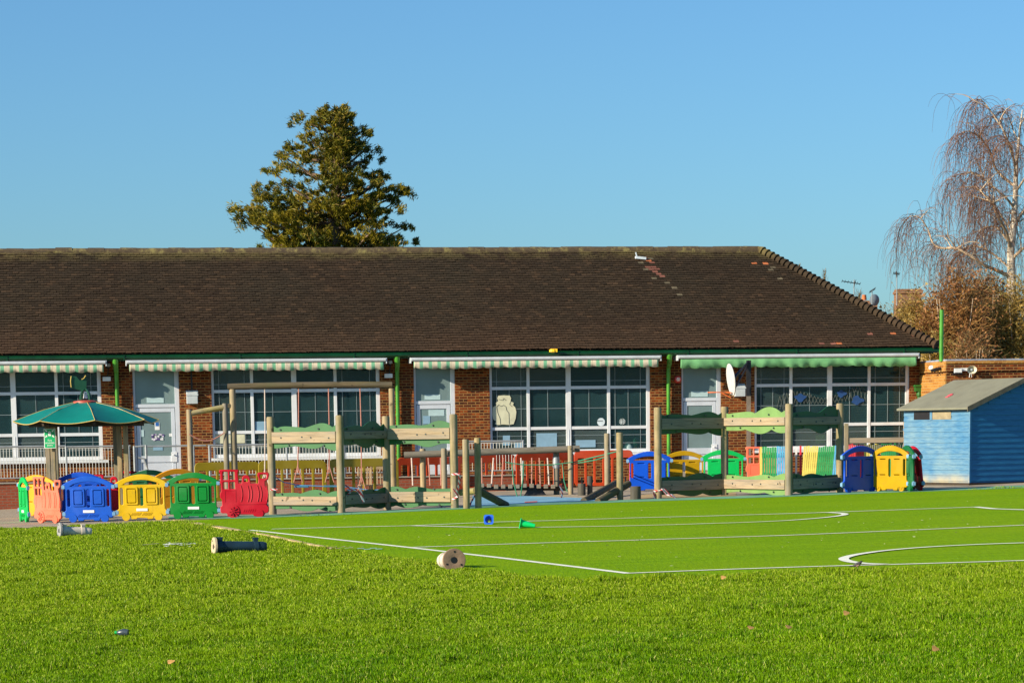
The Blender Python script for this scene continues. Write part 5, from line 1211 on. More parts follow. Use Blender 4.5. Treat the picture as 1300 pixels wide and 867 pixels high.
picket(1004, 1023, 566, YF+0.3, 'r w r w', 'red and white picket fence with wide gaps between the two rainbow fences', gap=0.004)
picket(1019, 1063, 566.5, YF-0.2, 'yyyyyyyggggggggbb', 'leaning picket fence of yellow, green and blue slats behind the dark wavy panel', lean=0.10)
picket(1075, 1148, 564, YF-0.1, 'rrrrrrrryyyyyyyygggggggdddd', 'rainbow picket fence of red, yellow and green slats under the timber plank by the shed')
b = gnd(1110, 619); t = thing('timber_frame', 'pale timber plank between two posts above the rainbow fence by the shed', 'timber frame', (b.x, YF-0.35, gz(b.x)), 0)
o = Vector((b.x, YF-0.35, gz(b.x)))
for x, yt, r, m in ((1074.5, 537.5, 0.05, M_POST), (1151.5, 535.5, 0.085, M_PLANK)):
    q = atY(x, yt, o.y)-o; p = MB(); p.box(q.x-r, q.x+r, q.y-0.05, q.y+0.05, -0.15, q.z); p.build('post', m, t, bevel=0.008)
a, c = atY(1077, 562.5, o.y)-o, atY(1147, 555, o.y)-o; p = MB(); p.box(a.x, c.x, -0.03, 0.03, a.z, c.z); p.build('plank', M_PLANK, t, bevel=0.006)
q = atY(1157.5, 557.5, o.y)-o; p = MB(); p.box(q.x-0.035, q.x+0.035, -0.05, 0.05, q.z-0.07, q.z+0.07); p.build('latch_block', M_DARKWOOD, t, bevel=0.005)
q = atY(1152, 545, o.y)-o; p = MB(); p.box(q.x-0.10, q.x+0.10, -0.06, 0.06, q.z-0.018, q.z+0.012); p.build('blue_cord', M_ROPEB, t)
# ------------------------------------------------------------------ basketball hoop
g = gnd(950.5, 613); o = Vector((g.x, g.y, gz(g.x))); hoop = thing('basketball_hoop', 'basketball hoop with a white backboard seen nearly edge on and an orange ring', 'basketball hoop', o, 0)
def hp_(x, y, dy=0): return atY(x, y, o.y+dy)-o
zt = hp_(951, 457.5).z
b = MB(); b.box(-0.055, 0.055, -0.055, 0.055, -0.1, zt-0.9); b.build('pole', pmat('weathered pole', (0.16, 0.13, 0.10), 0.7), hoop)
b = MB(); b.box(-0.062, 0.062, -0.062, 0.062, zt-0.95, zt); b.build('pole_sleeve', M_BLACK, hoop)
bc = hp_(928, 482, -0.9)
rot = Matrix.Translation(bc) @ Matrix.Rotation(rad(-8), 4, 'Y') @ Matrix.Rotation(rad(-82), 4, 'Z')
me = loops_mesh('backboard', [[(0.46*math.cos(a)*(1 if abs(math.cos(a)) < .9 else 1), 0.43*math.sin(a)*1.0) for a in [2*PI*i/28 for i in range(28)]]], 0.03, 0.006)
bb = link('backboard', me, hoop, pmat('white backboard', (0.60, 0.60, 0.57), 0.5, 0.08)); bb.matrix_local = rot
for z0, z1, dy in ((zt-0.06, 0.06, 0), (zt-0.10, -0.30, 0.1), (zt-0.02, 0.0, -0.25)):
    b = MB(); b.beam((0, 0, z0), (bc.x+0.06, bc.y+dy*0.6, bc.z+z1), 0.035, 0.05); b.build('arm', M_BLACK, hoop)
rc = bc + Vector((-0.40, -0.06, -0.33)); b = MB(); b.tube([(rc.x+0.225*math.cos(2*PI*i/24), rc.y+0.225*math.sin(2*PI*i/24), rc.z) for i in range(25)], 0.013, 6, cap=False); b.beam((rc.x+0.2, rc.y+0.05, rc.z), (bc.x, bc.y, rc.z-0.01), 0.16, 0.03); b.beam((rc.x+0.15, rc.y+0.05, rc.z-0.02), (bc.x, bc.y, rc.z-0.15), 0.02, 0.02); b.build('ring', M_ORANGE_RING, hoop)
# ------------------------------------------------------------------ blue shed
cn = gnd(1230.6, 616.2); ths = rad(28); o = Vector((cn.x, cn.y, gz(cn.x)))
shed = thing('garden_shed', 'blue painted timber shed with a grey felt roof at the right edge', 'shed', o, ths)
HE = atY(1230.6, 517.5, o.y).z-o.z; LS, WS = 2.62, 3.1; HR = HE+0.62; mb = 0.128
# boards: left end wall x = 0 plane (facing -x), gable front y = 0 plane (facing -y)
lw = MB(); z = 0.10; i = 0
while z < HE-0.001:
    z1 = min(z+mb, HE); lw.add([(-0.014, 0.0, z), (-0.014, LS, z), (0.0, LS, z1), (0.0, 0.0, z1), (0.012, 0, z), (0.012, LS, z)], [(1, 0, 3, 2), (0, 1, 5, 4)]); z += mb
lw.box(0.004, 0.04, 0.003, LS, 0.06, HE); 
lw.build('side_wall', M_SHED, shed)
gw = MB(); z = 0.10
while z < HR-0.02:
    z1 = z+mb; zc = (z+z1)/2
    x0 = 0.0 if z1 <= HE else (z1-HE)/(HR-HE)*WS/2; x1 = WS-x0
    if x1 <= x0: break
    gw.add([(x0, -0.014, z), (x1, -0.014, z), (x1, 0, z1), (x0, 0, z1), (x0, 0.012, z), (x1, 0.012, z)], [(0, 1, 2, 3), (1, 0, 4, 5)]); z += mb
gw.add([(0.003, 0.004, 0.06), (WS, 0.004, 0.06), (WS, 0.004, HE), (WS/2, 0.004, HR), (0.003, 0.004, HE)], [(0, 1, 2, 3, 4)])
gw.box(WS-0.04, WS, 0, LS, 0.06, HE); gw.add([(0.003, LS, 0.06), (WS, LS, 0.06), (WS, LS, HE), (WS/2, LS, HR), (0.003, LS, HE)], [(4, 3, 2, 1, 0)])
gw.build('gable_wall', M_SHED, shed)
b = MB(); b.box(-0.02, 0.035, -0.022, 0.03, 0.05, HE-0.01); b.build('corner_post', M_SHED, shed, bevel=0.005)
b = MB(); b.box(-0.03, WS+0.03, -0.03, LS+0.02, -0.1, 0.06); b.build('floor_bearer', M_DARKWOOD, shed)
b = MB(); k = (HR-HE)/(WS/2); ov, fo = 0.16, 0.10; th = 0.05
def slab(x0, z0, x1, z1, m, y0, y1, t=th): b.add([(x0, y0, z0), (x1, y0, z1), (x1, y1, z1), (x0, y1, z0), (x0, y0, z0+t), (x1, y0, z1+t), (x1, y1, z1+t), (x0, y1, z0+t)], [(0, 3, 2, 1), (4, 5, 6, 7), (0, 1, 5, 4), (2, 3, 7, 6), (0, 4, 7, 3), (1, 2, 6, 5)], m)
slab(-ov, HE-ov*k+0.02, WS/2, HR+0.02, 0, -fo, LS+0.10); slab(WS+ov, HE-ov*k+0.02, WS/2+0.001, HR+0.02, 0, -fo, LS+0.10)
b.build('roof', M_FELT, shed, bevel=0.008)
b = MB(); slab(-ov-0.01, HE-ov*k-0.03, WS/2, HR-0.03, 0, -fo-0.025, -fo-0.003, 0.12); slab(WS+ov, HE-ov*k-0.03, WS/2+0.001, HR-0.03, 0, -fo-0.025, -fo-0.003, 0.12); b.build('bargeboard', M_FELTD, shed, bevel=0.004)
for y0, y1, m in ((1.55, 2.20, M_BLACK), (0.72, 1.45, pmat('dusty shed pane', (0.30, 0.25, 0.15), 0.5))):
    b = MB(); b.box(-0.020, 0.01, y0, y1, HE-0.26, HE-0.07); b.build('window', m, shed)
b = MB(); b.box(-0.026, 0.0, 1.46, 1.55, HE-0.27, HE-0.06); b.build('window_post', M_SHED, shed)
p = atY(1213, 496, o.y+1.6); b = MB(); b.box(-0.09, 0.07, -0.06, 0.06, 0, 0.012); b.box(0.0, 0.11, -0.03, 0.07, 0.010, 0.02)
rl = Vector((0.55, 1.55, HE+0.55*k+0.02+th)); 
tag(b.build('cloth_scrap', pmat('pink red cloth', (0.6, 0.10, 0.12), 0.7), None, loc=Matrix.Rotation(ths, 3, 'Z') @ rl + o, rz=0.4), 'small pink red scrap lying on the grey felt roof of the shed', 'scrap')
bpy.data.objects[[q.name for q in C.objects if q.name.startswith('cloth_scrap')][0]].rotation_euler = (0, -math.atan(k), ths)
# ------------------------------------------------------------------ barrier tape knots
def tape(x, y, ybase, pts, lab, dy=-0.12):
    Y = gnd(x, ybase).y+dy; o = atY(x, y, Y); b = MB()
    for line in pts:
        P = [atY(px, py, Y+0.015*i)-o for i, (px, py) in enumerate(line)]
        for p, q in zip(P[:-1], P[1:]):
            w = Vector((0.0, 0.02, 0.02)) if abs((q-p).z) < abs((q-p).x) else Vector((0.020, 0.012, 0))
            b.add([p-w, q-w, q+w, p+w], [(0, 1, 2, 3)])
    t = b.build('barrier_tape', M_TAPE, None, loc=o); s = t.modifiers.new('s', 'SOLIDIFY'); s.thickness = 0.003
    return tag(t, lab, 'tape', 'red and white barrier tape')
tape(440, 619, 651, [[(431, 621), (437, 616), (443, 618), (446, 624), (441, 627), (435, 624), (433, 619)], [(440, 622), (452, 621), (458, 628), (462, 637)], [(455, 616), (459, 626), (461, 634)]], 'bunched red and white tape knotted round the second post of the first wavy frame')
tape(348, 621, 653, [[(343, 621.5), (347, 621), (352, 621.5)]], 'short turn of tape round the leftmost post of the first wavy frame', -0.14)
tape(580, 615, 645.6, [[(573, 602), (579, 601.5), (584, 602)], [(584, 602), (583, 615), (579, 628)], [(576, 620), (581, 630), (574, 634)]], 'long red and white tape tied down the last post of the first wavy frame')
tape(563, 640, 645, [[(563, 623), (563, 634), (561, 642), (556, 647), (550, 648)]], 'loose end of tape trailing to the turf below the first wavy frame')
tape(840, 626, 633, [[(830, 623), (831, 632), (829, 638)], [(830, 623), (841, 621), (846, 628), (853, 628), (859, 633)], [(843, 620), (848, 625), (852, 630)]], 'red striped tape fluttering from the first post of the second wavy frame')
tape(714, 622, 632, [[(711, 615), (714, 625), (712, 638)]], 'pale tape hanging by the dark steps at the right end of the rope bridge')
tape(603, 632, 642, [[(600, 620), (606, 624), (600, 634), (596, 642)]], 'tape tied to the sloping log beside the first wavy frame')
# ------------------------------------------------------------------ fallen posts with flanges, cones, bird, litter
def bollard(px, py, ax, lab, mb, mf, L=0.72, rb=0.085, rf=0.14, lift=0.0, roll=0.0):
    """ax: horizontal angle of the axis from flange to far end"""
    g = gnd(px, py); o = Vector((g.x, g.y, gz(g.x)))
    t = thing('fallen_post', lab, 'post', o, 0, 'fallen flanged posts on the grass')
    tilt = math.atan2(rf-rb-0.02, L)
    M = Matrix.Translation((0, 0, rf-0.028)) @ Matrix.Rotation(ax, 4, 'Z') @ Matrix.Rotation(PI/2+tilt*0.8, 4, 'Y') @ Matrix.Rotation(roll, 4, 'Z')
    b = MB()
    prof = [(0.038, 0.0), (rf, 0.0), (rf, 0.035), (0.06, 0.036)]
    n = 28; base = []
    b.lathe([(rf*0.28, 0.03), (rf*0.28, 0.002), (rf*0.32, 0.0), (rf*0.97, 0.0), (rf, 0.004), (rf, 0.034), (rf*0.97, 0.038), (rb*0.9, 0.038)], n, 0, M)
    b.build('flange', mf, t, smooth=True)
    for k in range(3): a = 2*PI*k/3+0.5; b = MB(); b.lathe([(0.013, -0.003), (0.013, 0.01)], 10, 0, M @ Matrix.Translation((rf*0.72*math.cos(a), rf*0.72*math.sin(a), 0))); b.build('bolt_hole', M_BLACK, t)
    b = MB(); b.lathe([(rf*0.27, -0.001), (rf*0.27, 0.02)], 18, 0, M); b.build('centre_hole', M_BLACK, t)
    b = MB(); b.lathe([(rb, 0.03), (rb, L-0.06), (rb*0.97, L-0.03), (rb*0.85, L)], 20, 0, M)
    b.lathe([(rb+0.008, 0.05), (rb+0.008, 0.09)], 20, 0, M); b.build('tube', mb, t, smooth=True)
    for z in (0.10, L-0.16):
        b = MB(); b.lathe([(rb+0.012, z-0.03), (rb+0.012, z+0.03)], 20, 0, M)
        Mk = M @ Matrix.Translation((-(rb+0.03), 0, z)); b.box(-0.022, 0.022, -0.028, 0.028, -0.032, 0.032, 0, Mk); b.lathe([(0.014, -0.045), (0.014, 0.045)], 10, 0, M @ Matrix.Translation((-(rb+0.045), 0.01, z)))
        b.build('clamp', mb, t, smooth=True)
    return t
M_PGREY = pmat('worn grey white paint', (0.60, 0.54, 0.45), 0.6, 0.15, 6, dirt=(0.35, 0.30, 0.24), damt=0.5)
M_PGREYD = pmat('grey flange', (0.30, 0.30, 0.29), 0.7, 0.2, 6)
M_NAVY = pmat('navy blue paint', (0.012, 0.035, 0.055), 0.5, 0.25, 5)
M_CONC = pmat('buff concrete disc', (0.52, 0.42, 0.27), 0.85, 0.15, 8, 0.3)
M_CONC2 = pmat('brown concrete disc', (0.27, 0.18, 0.115), 0.9, 0.15, 10, 0.3)
bollard(75, 682, rad(22), 'fallen grey white post with a grey flange in front of the train', M_PGREY, M_PGREYD, 0.60, 0.082, 0.15, roll=0.25)
bollard(271, 703.5, rad(19), 'fallen navy blue post with a buff disc flange lying on the grass', M_NAVY, M_CONC, 0.80, 0.085, 0.14)
bollard(577, 723, rad(105), 'fallen post seen end on with its brown round flange facing the camera', M_PGREY, M_CONC2, 0.60, 0.09, 0.145, roll=0.6)
def cone(px, py, col, rz, tiltdir, lab):
    g = gnd(px, py); o = Vector((g.x, g.y, gz(g.x)+0.012)); t = thing('marker_cone', lab, 'cone', o, rz, 'plastic marker cones')
    s, H = 0.086, 0.255; a = math.atan2(s-0.032, H)
    M = Matrix.Translation((0, 0, s)) @ Matrix.Rotation(PI/2+a*0.9, 4, 'Y')
    b = MB(); b.add([(x, y, z) for z in (0, 0.012) for (x, y) in ((-s, -s), (s, -s), (s, s), (-s, s))], [(0, 1, 5, 4), (1, 2, 6, 5), (2, 3, 7, 6), (3, 0, 4, 7)], 0, M)
    n = 20; sq = [(-s, -s), (s, -s), (s, s), (-s, s)]
    ring = [(0.067*math.cos(2*PI*i/n), 0.067*math.sin(2*PI*i/n), 0.0) for i in range(n)]
    outer = []
    for x, y, z in ring:
        k = s/max(abs(x), abs(y)); outer.append((x*k, y*k, 0.0))
    b.add(ring+outer, [(i, (i+1) % n, n+(i+1) % n, n+i) for i in range(n)], 0, M); b.add([(x, y, 0.012) for x, y, z in ring+outer], [(i, n+i, n+(i+1) % n, (i+1) % n) for i in range(n)], 0, M)
    b.build('base', col, t)
    b = MB(); prof = [(0.070, 0.006), (0.032, H), (0.024, H), (0.064, 0.002)]
    v = []; f = []
    for r, z in prof:
        for j in range(n): v.append((r*math.cos(2*PI*j/n), r*math.sin(2*PI*j/n), z))
    for i in range(3):
        for j in range(n): f.append((i*n+j, i*n+(j+1) % n, (i+1)*n+(j+1) % n, (i+1)*n+j))
    b.add(v, f, 0, M); o2 = b.build('cone_body', col, t, smooth=True)
    return t
cone(620.5, 666.2, pmat('blue cone plastic', (0.015, 0.12, 0.72), 0.45, 0.08), rad(88), 0, 'blue marker cone lying with its square base towards the camera')
cone(660.5, 671.2, pmat('green cone plastic', (0.0, 0.62, 0.16), 0.45, 0.08), rad(-6), 0, 'bright green marker cone lying on its side on the turf')
# pied bird at the edge of the turf
g = gnd(1089, 723.5); o = Vector((g.x, g.y, gz(g.x)+0.02)); bird = thing('bird', 'small dark bird with pale belly at the turf edge by the white circle', 'bird', o, rad(0)); bird.scale = (0.74, 0.74, 0.74)
def blob(nm, segs, m, par, n=12):
    b = MB(); b.tube([p for p, r in segs], [r for p, r in segs], n); o_ = b.build(nm, m, par, smooth=True); return o_
M_BIRD = pmat('dark bird plumage', (0.05, 0.045, 0.045), 0.7, 0.5, 40); M_BELLY = pmat('buff bird belly', (0.42, 0.28, 0.20), 0.8, 0.2, 40)
blob('body', [((-0.075, 0, 0.036), 0.006), ((-0.055, 0, 0.042), 0.020), ((-0.02, 0, 0.055), 0.030), ((0.015, 0, 0.068), 0.031), ((0.037, 0, 0.085), 0.022), ((0.046, 0, 0.097), 0.019), ((0.055, 0, 0.104), 0.016), ((0.066, 0, 0.105), 0.007), ((0.069, 0, 0.105), 0.002)], M_BIRD, bird)
blob('belly', [((-0.05, 0, 0.034), 0.010), ((-0.02, -0.004, 0.044), 0.024), ((0.015, -0.004, 0.056), 0.026), ((0.036, -0.002, 0.074), 0.016)], M_BELLY, bird)
blob('tail', [((-0.06, 0, 0.040), 0.014), ((-0.11, 0, 0.030), 0.008), ((-0.135, 0, 0.026), 0.003)], M_BIRD, bird, 6)
blob('beak', [((0.062, 0, 0.104), 0.005), ((0.084, 0, 0.101), 0.001)], M_BLACK, bird, 6)
for y in (-0.011, 0.011):
    b = MB(); b.tube([(0.0, y, 0.035), (-0.006, y, 0.018), (0.002, y, 0.0)], 0.0028, 5); b.tube([(0.002, y, 0.001), (0.02, y, 0.001)], 0.002, 5); b.build('leg', M_BELLY, bird)
    b = MB(); b.lathe([(0.001, -0.002), (0.003, 0), (0.001, 0.002)], 8, 0, Matrix.Translation((0.057, y*1.4, 0.108))); b.build('eye', M_BLACK, bird)
# pale scraps and leaves in the grass
rg = random.Random(21)
b = MB()
for i in range(46):
    x = rg.uniform(208, 248); g = gnd(x, rg.gauss(694.3, 1.0)); a = rg.uniform(0, 3); r = rg.uniform(0.015, 0.05)*(1.3 if i < 10 else 1)
    z = gz(g.x)+0.035+rg.uniform(0, 0.02)
    b.add([(g.x+r*math.cos(a+k*1.26)*rg.uniform(.6, 1.2), g.y+r*math.sin(a+k*1.26)*rg.uniform(.6, 1.2), z+rg.uniform(0, .012)) for k in range(5)], [(0, 1, 2, 3, 4)])
tag(b.build('paint_flakes', M_PAPER), 'ragged strip of white flakes lying in the grass left of the navy post', 'debris')
b = MB(); g = gnd(193, 694.5)
for i in range(5):
    r = 0.05; b.add([(g.x-0.12+i*0.05+r*math.cos(k*1.57), g.y+r*math.sin(k*1.57), gz(g.x)+0.045+0.004*i) for k in range(4)], [(0, 1, 2, 3)])
tag(b.build('paper_scrap', pmat('pinkish scrap', (0.55, 0.42, 0.33), 0.8)), 'small pinkish scrap in the grass left of the white flakes', 'debris')
leafp = [(217, 850, 'orange fallen leaf low on the grass near the left'), (953, 806, 'orange leaf left of its neighbour on the near grass'), (1001, 805, 'orange leaf right of its neighbour on the near grass'), (1074, 787, 'reddish leaf lying higher on the near grass'), (1187, 834, 'pale orange leaf nearest the lower right of the grass'), (918, 740, 'yellow leaf just below the turf edge')]
for x, y, lab in leafp:
    g = gnd(x, y); a = rg.uniform(0, 6); r = 0.021
    pts = [(r*1.3*math.cos(q)*(1+0.22*math.cos(3*q)+0.1*math.sin(7*q)), r*math.sin(q)*(1+0.2*math.cos(3*q))) for q in [2*PI*i/20 for i in range(20)]]
    o_ = link('fallen_leaf', loops_mesh('fallen_leaf', [pts], 0.002), None, pmat('orange leaf', (0.48, 0.27, 0.08), 0.7, 0.35, 30), loc=(g.x, g.y, gz(g.x)+0.062)); o_.rotation_euler = (rad(-42)+rg.uniform(-.3, .3), rg.uniform(-.4, .4), a*0.1)
    tag(o_, lab, 'leaf', 'fallen leaves')
g = gnd(163, 810); t = thing('crumpled_bottle', 'crumpled clear grey bottle with a green cap lying in the near grass', 'bottle', (g.x, g.y, gz(g.x)+0.05), rad(170))
b = MB(); b.tube([(0, 0, 0), (0.04, 0, 0.005), (0.08, 0.005, 0.0), (0.10, 0.004, 0.002)], [0.028, 0.03, 0.024, 0.012], 12); b.build('bottle_body', pmat('grey clear plastic', (0.05, 0.07, 0.09), 0.3), t, smooth=True)
b = MB(); b.tube([(0.10, 0.004, 0.002), (0.12, 0.004, 0.002)], 0.014, 10); b.build('cap', P_LGRN, t)
b = MB()
for i in range(20):
    x = rg.uniform(414, 460); g = gnd(x, 698.5+(437-x)*0.03+rg.gauss(0, .7)); r = rg.uniform(0.015, 0.045); a = rg.uniform(0, 3)
    b.add([(g.x+r*math.cos(a+k*1.57), g.y+r*math.sin(a+k*1.57), gz(g.x)+0.035+0.001*i) for k in range(4)], [(0, 1, 2, 3)])
tag(b.build('tape_shreds', M_TAPE), 'shreds of red and white tape lying along the left edge of the turf', 'debris')
b = MB()
for i, x in enumerate((458, 466, 474, 481)):
    g = gnd(x, 697.5+(i % 2)*1.2); b.add([(g.x-0.05, g.y-0.1, gz(g.x)+0.02+i*.002), (g.x+0.05, g.y-0.1, gz(g.x)+0.02+i*.002), (g.x+0.05, g.y+0.1, gz(g.x)+0.02+i*.002), (g.x-0.05, g.y+0.1, gz(g.x)+0.02+i*.002)], [(0, 1, 2, 3)])
tag(b.build('plastic_shreds', pmat('pale green plastic shreds', (0.35, 0.55, 0.42), 0.6)), 'pale green plastic shreds on the turf right of the tape shreds', 'debris')
# small shredded rubber and specks on the turf
# ------------------------------------------------------------------ grass blades
rs = np.random.RandomState(5)
edge = sorted([(gnd(*p).x, gnd(*p).y) for p in [(-30, 672.5), (225, 662.8)]+TURF_NEAR[1:]])
# the near turf edge is not a function of x everywhere, so test against the polygon of the turf and the tarmac
def inside(poly, X, Y):
    r = np.zeros(len(X), bool); n = len(poly); j = n-1
    for i in range(n):
        xi, yi = poly[i]; xj, yj = poly[j]
        c = ((yi > Y) != (yj > Y)) & (X < (xj-xi)*(Y-yi)/((yj-yi) or 1e-9)+xi); r ^= c; j = i
    return r
EXCL = [turf, [(p[0], p[1]) for p in tar]]
PX = []; PY = []
Ya = 15.0; 
while Ya < 62:
    Yb2 = Ya*1.06
    half = 0.5*1300/FEFF*Yb2*1.06+0.6
    dens = 7000*(19/Ya)**1.65
    n = int(dens*2*half*(Yb2-Ya))
    PX.append(rs.uniform(-half-0.5, half+0.5, n)); PY.append(rs.uniform(Ya, Yb2, n))
    m_ = int(dens*0.35*2*6.0*(Yb2-Ya)); ex = rs.uniform(half+0.4, half+6.4, m_)*np.where(rs.rand(m_) < 0.5, -1, 1); PX.append(ex); PY.append(rs.uniform(Ya, Yb2, m_))      # the lawn goes on either side of the picture
    Ya = Yb2
PX = np.concatenate(PX); PY = np.concatenate(PY)
jx = PX+rs.normal(0, 0.05, len(PX)); jy = PY-np.abs(rs.normal(0, 0.10, len(PX)))
ok = ~(inside(EXCL[0], jx, jy) | inside(EXCL[1], jx, jy)); PX = PX[ok]; PY = PY[ok]
def vnoise(X, Y, s, seed):
    r = np.random.RandomState(seed); G_ = r.rand(64, 64)
    x = X/s; y = Y/s; xi = np.floor(x).astype(int); yi = np.floor(y).astype(int); fx = x-xi; fy = y-yi
    fx = fx*fx*(3-2*fx); fy = fy*fy*(3-2*fy)
    g_ = lambda a, c: G_[a % 64, c % 64]
    return (g_(xi, yi)*(1-fx)+g_(xi+1, yi)*fx)*(1-fy)+(g_(xi, yi+1)*(1-fx)+g_(xi+1, yi+1)*fx)*fy
nz = vnoise(PX, PY*0.6, 0.8, 1)*0.55+vnoise(PX, PY*0.7, 0.25, 2)*0.45
nz2 = vnoise(PX, PY, 0.12, 3)
keep = rs.rand(len(PX)) < (0.35+1.0*np.clip(nz2*0.5+nz*0.8, 0, 1)); PX, PY, nz, nz2 = PX[keep], PY[keep], nz[keep], nz2[keep]
n = len(PX); print('grass blades', n)
far = np.clip(PY/19, 1, 3)
hol = np.clip((0.36-vnoise(PX, PY*0.45, 0.40, 9)*0.8-0.2*vnoise(PX, PY, 0.15, 10))/0.10, 0, 1)      # hollows where the blades are short
hgt = (0.015+0.068*np.clip(nz-0.22, 0, 1)*(0.35+nz2)*1.2+0.012*rs.rand(n))*(0.9+0.12*far)*(1-0.55*hol); wid = (0.0018+0.0015*rs.rand(n))*far**0.85
ang = rs.uniform(0, 2*PI, n); lean = rs.gamma(2.0, 0.15+0.12*(rs.rand(n) < 0.25), n); la = rs.uniform(0, 2*PI, n)
Z = GA+GB*PX+0.001
dx, dy = np.cos(ang)*wid, np.sin(ang)*wid
tx, ty = np.cos(la)*np.sin(lean)*hgt, np.sin(la)*np.sin(lean)*hgt; tz = np.cos(np.clip(lean, 0, 1.35))*hgt
p0 = np.stack([PX-dx, PY-dy, Z], 1); p1 = np.stack([PX+dx, PY+dy, Z], 1)
p2 = np.stack([PX+dx*0.8+tx*0.35, PY+dy*0.8+ty*0.35, Z+tz*0.62], 1); p3 = np.stack([PX+tx, PY+ty, Z+tz], 1)
vs = np.stack([p0, p1, p2, p3], 1).reshape(-1, 3)
me = numpy_mesh('grass', vs, n, 4)
tag(link('grass', me, None, M_GRASS), kind='stuff')
# ------------------------------------------------------------------ trees beyond the school
def quads(name, cen, size, mats, parent, seed, flat=0.0, aspect=0.5, loc=None):
    """cloud of small leaf sized faces"""
    r = np.random.RandomState(seed); n = len(cen)
    a = r.normal(size=(n, 3)); a /= np.linalg.norm(a, axis=1)[:, None]
    b = r.normal(size=(n, 3)); b -= a*(a*b).sum(1)[:, None]; b /= np.linalg.norm(b, axis=1)[:, None]
    s = size*(0.6+0.8*r.rand(n))[:, None]; a *= s; b *= s*aspect
    v = np.stack([cen-a-b*0.5, cen-a*0.1+b, cen+a+b*0.3, cen+a*0.2-b], 1).reshape(-1, 3)
    return link(name, numpy_mesh(name, v, n, 4), parent, mats)
# conifer ----------------------------------------------------------
YC = 106.0
base = atY(424, 316, YC); gxc = base.x; zc0 = gz(gxc)
conf = thing('conifer', 'tall dark conifer with an uneven open crown behind the roof', 'conifer', (gxc, YC, zc0), 0)
def cpt(x, y, dy=0): p = atY(x, y, YC); return Vector((p.x-gxc, dy, p.z-zc0))
m = MB(); m.tube([(0.1, 0, -0.2), (0.05, 0, 3), cpt(424, 320), cpt(426, 260), cpt(428, 200), cpt(431, 155), cpt(432, 142)], [0.42, 0.36, 0.26, 0.19, 0.13, 0.06, 0.02], 10); m.build('trunk', M_BARK, conf, smooth=True)
def spray(cen):
    r = np.random.RandomState(6); n = len(cen); ax = cen-np.array([0.1, 0, 0]); ax[:, 2] = 0; ln = np.linalg.norm(ax, axis=1)[:, None]+1e-6; ax = ax/ln
    a = ax*0.7+r.normal(size=(n, 3))*0.55+np.array([0, 0, 0.45]); a /= np.linalg.norm(a, axis=1)[:, None]
    b = np.cross(a, r.normal(size=(n, 3))); b /= np.linalg.norm(b, axis=1)[:, None]
    L = (0.075+0.07*r.rand(n))[:, None]; a *= L; b *= 0.020*(0.7+0.6*r.rand(n))[:, None]
    v = np.stack([cen-a, cen-a*0.1-b, cen+a, cen+a*0.0+b], 1).reshape(-1, 3)
    link('crown', numpy_mesh('crown', v, n, 4), conf, M_CONIFER)
rg = random.Random(12)
tips_ = [(296, 271, .3), (302, 262, .2), (310, 283, .2), (322, 235, .3), (330, 252, .5), (339, 213, .1), (352, 190, .1), (360, 203, .4), (367, 182, .1), (388, 168, .2), (394, 150, .2), (405, 145, 0), (418, 137, 0), (432, 133, 0), (446, 140, 0), (454, 158, .2), (468, 165, .1), (472, 180, .3), (474, 196, .1), (460, 205, .6), (500, 222, .2), (512, 238, .4), (527, 242, .1), (520, 252, .3), (526, 288, .1), (518, 300, .3), (505, 268, .5), (486, 232, .4), (345, 300, .2), (338, 310, .2), (360, 280, .6), (375, 240, .7), (380, 215, .4), (400, 190, .8), (445, 185, .8), (440, 230, .9), (470, 260, .7), (480, 300, .5), (420, 270, .9), (400, 300, .7), (450, 305, .8), (410, 235, .9), (350, 262, .5), (385, 265, .7), (495, 290, .6), (365, 318, .4), (430, 165, .7), (412, 175, .6), (490, 250, .5), (332, 282, .4), (510, 310, .4)]
tips = [(422+(x-425)*0.89, 141+(y-132)*0.96, d) for x, y, d in tips_] + [(rg.gauss(428, 8), rg.uniform(146, 215), rg.uniform(-.5, .8)) for _ in range(12)]
lm = MB(); C_ = []
def clump(c, r, n, fl=0.75):
    K_ = [(Vector((rg.gauss(0, .75), rg.gauss(0, .75), rg.gauss(0.10, .30))), rg.uniform(.13, .34)) for _ in range(rg.randint(4, 7))]     # uneven sub clumps
    for _ in range(n):
        q = K_[rg.randrange(len(K_))]; C_.append(tuple(c+q[0]*r*1.25+Vector((rg.gauss(0, 1), rg.gauss(0, 1), rg.gauss(0, .8)))*r*q[1]))
allt = [(x, y, d) for x, y, d in tips] + [(rg.gauss(425, 3+0.25*(y-130)), y, rg.choice((-1, 1))*rg.uniform(.3, 1)) for y in [rg.uniform(170, 440) for _ in range(30)]] 
for x, y, d in allt:
    y_b = min(y+rg.uniform(8, 34)*(abs(x-426)/60+0.3), 470)
    rad_ = 0.5+ (y-130)/34*0.35
    dy = (d if rg.random() < 0.65 else -d)*rad_*1.5*(-1)
    t0 = cpt(425+(y_b-300)*0.0, y_b); t1 = cpt(x, y, dy); mid = t0.lerp(t1, 0.55)+Vector((0, 0, -0.18+0.1*rg.random()))
    lm.tube([t0, mid, t1], [0.085, 0.05, 0.015], 5)
    L = (t1-t0).length
    clump(t1, (0.22+0.18*rg.random())*min(1, 0.75+(y-132)/150), 260)
    k = int(L/0.40)
    for i in range(k):
        f = 0.30+0.68*(i+rg.random()*0.6)/max(k, 1)
        if f > 0.98: continue
        p = t0.lerp(mid, f/0.55) if f < 0.55 else mid.lerp(t1, (f-0.55)/0.45)
        if rg.random() < 0.54: clump(p+Vector((rg.gauss(0, .18), rg.gauss(0, .28), rg.gauss(0.12, .14))), 0.12+0.24*rg.random(), 210)
lm.build('limbs', M_BARK, conf, smooth=True)
spray(np.array(C_))
print('conifer faces', len(C_))
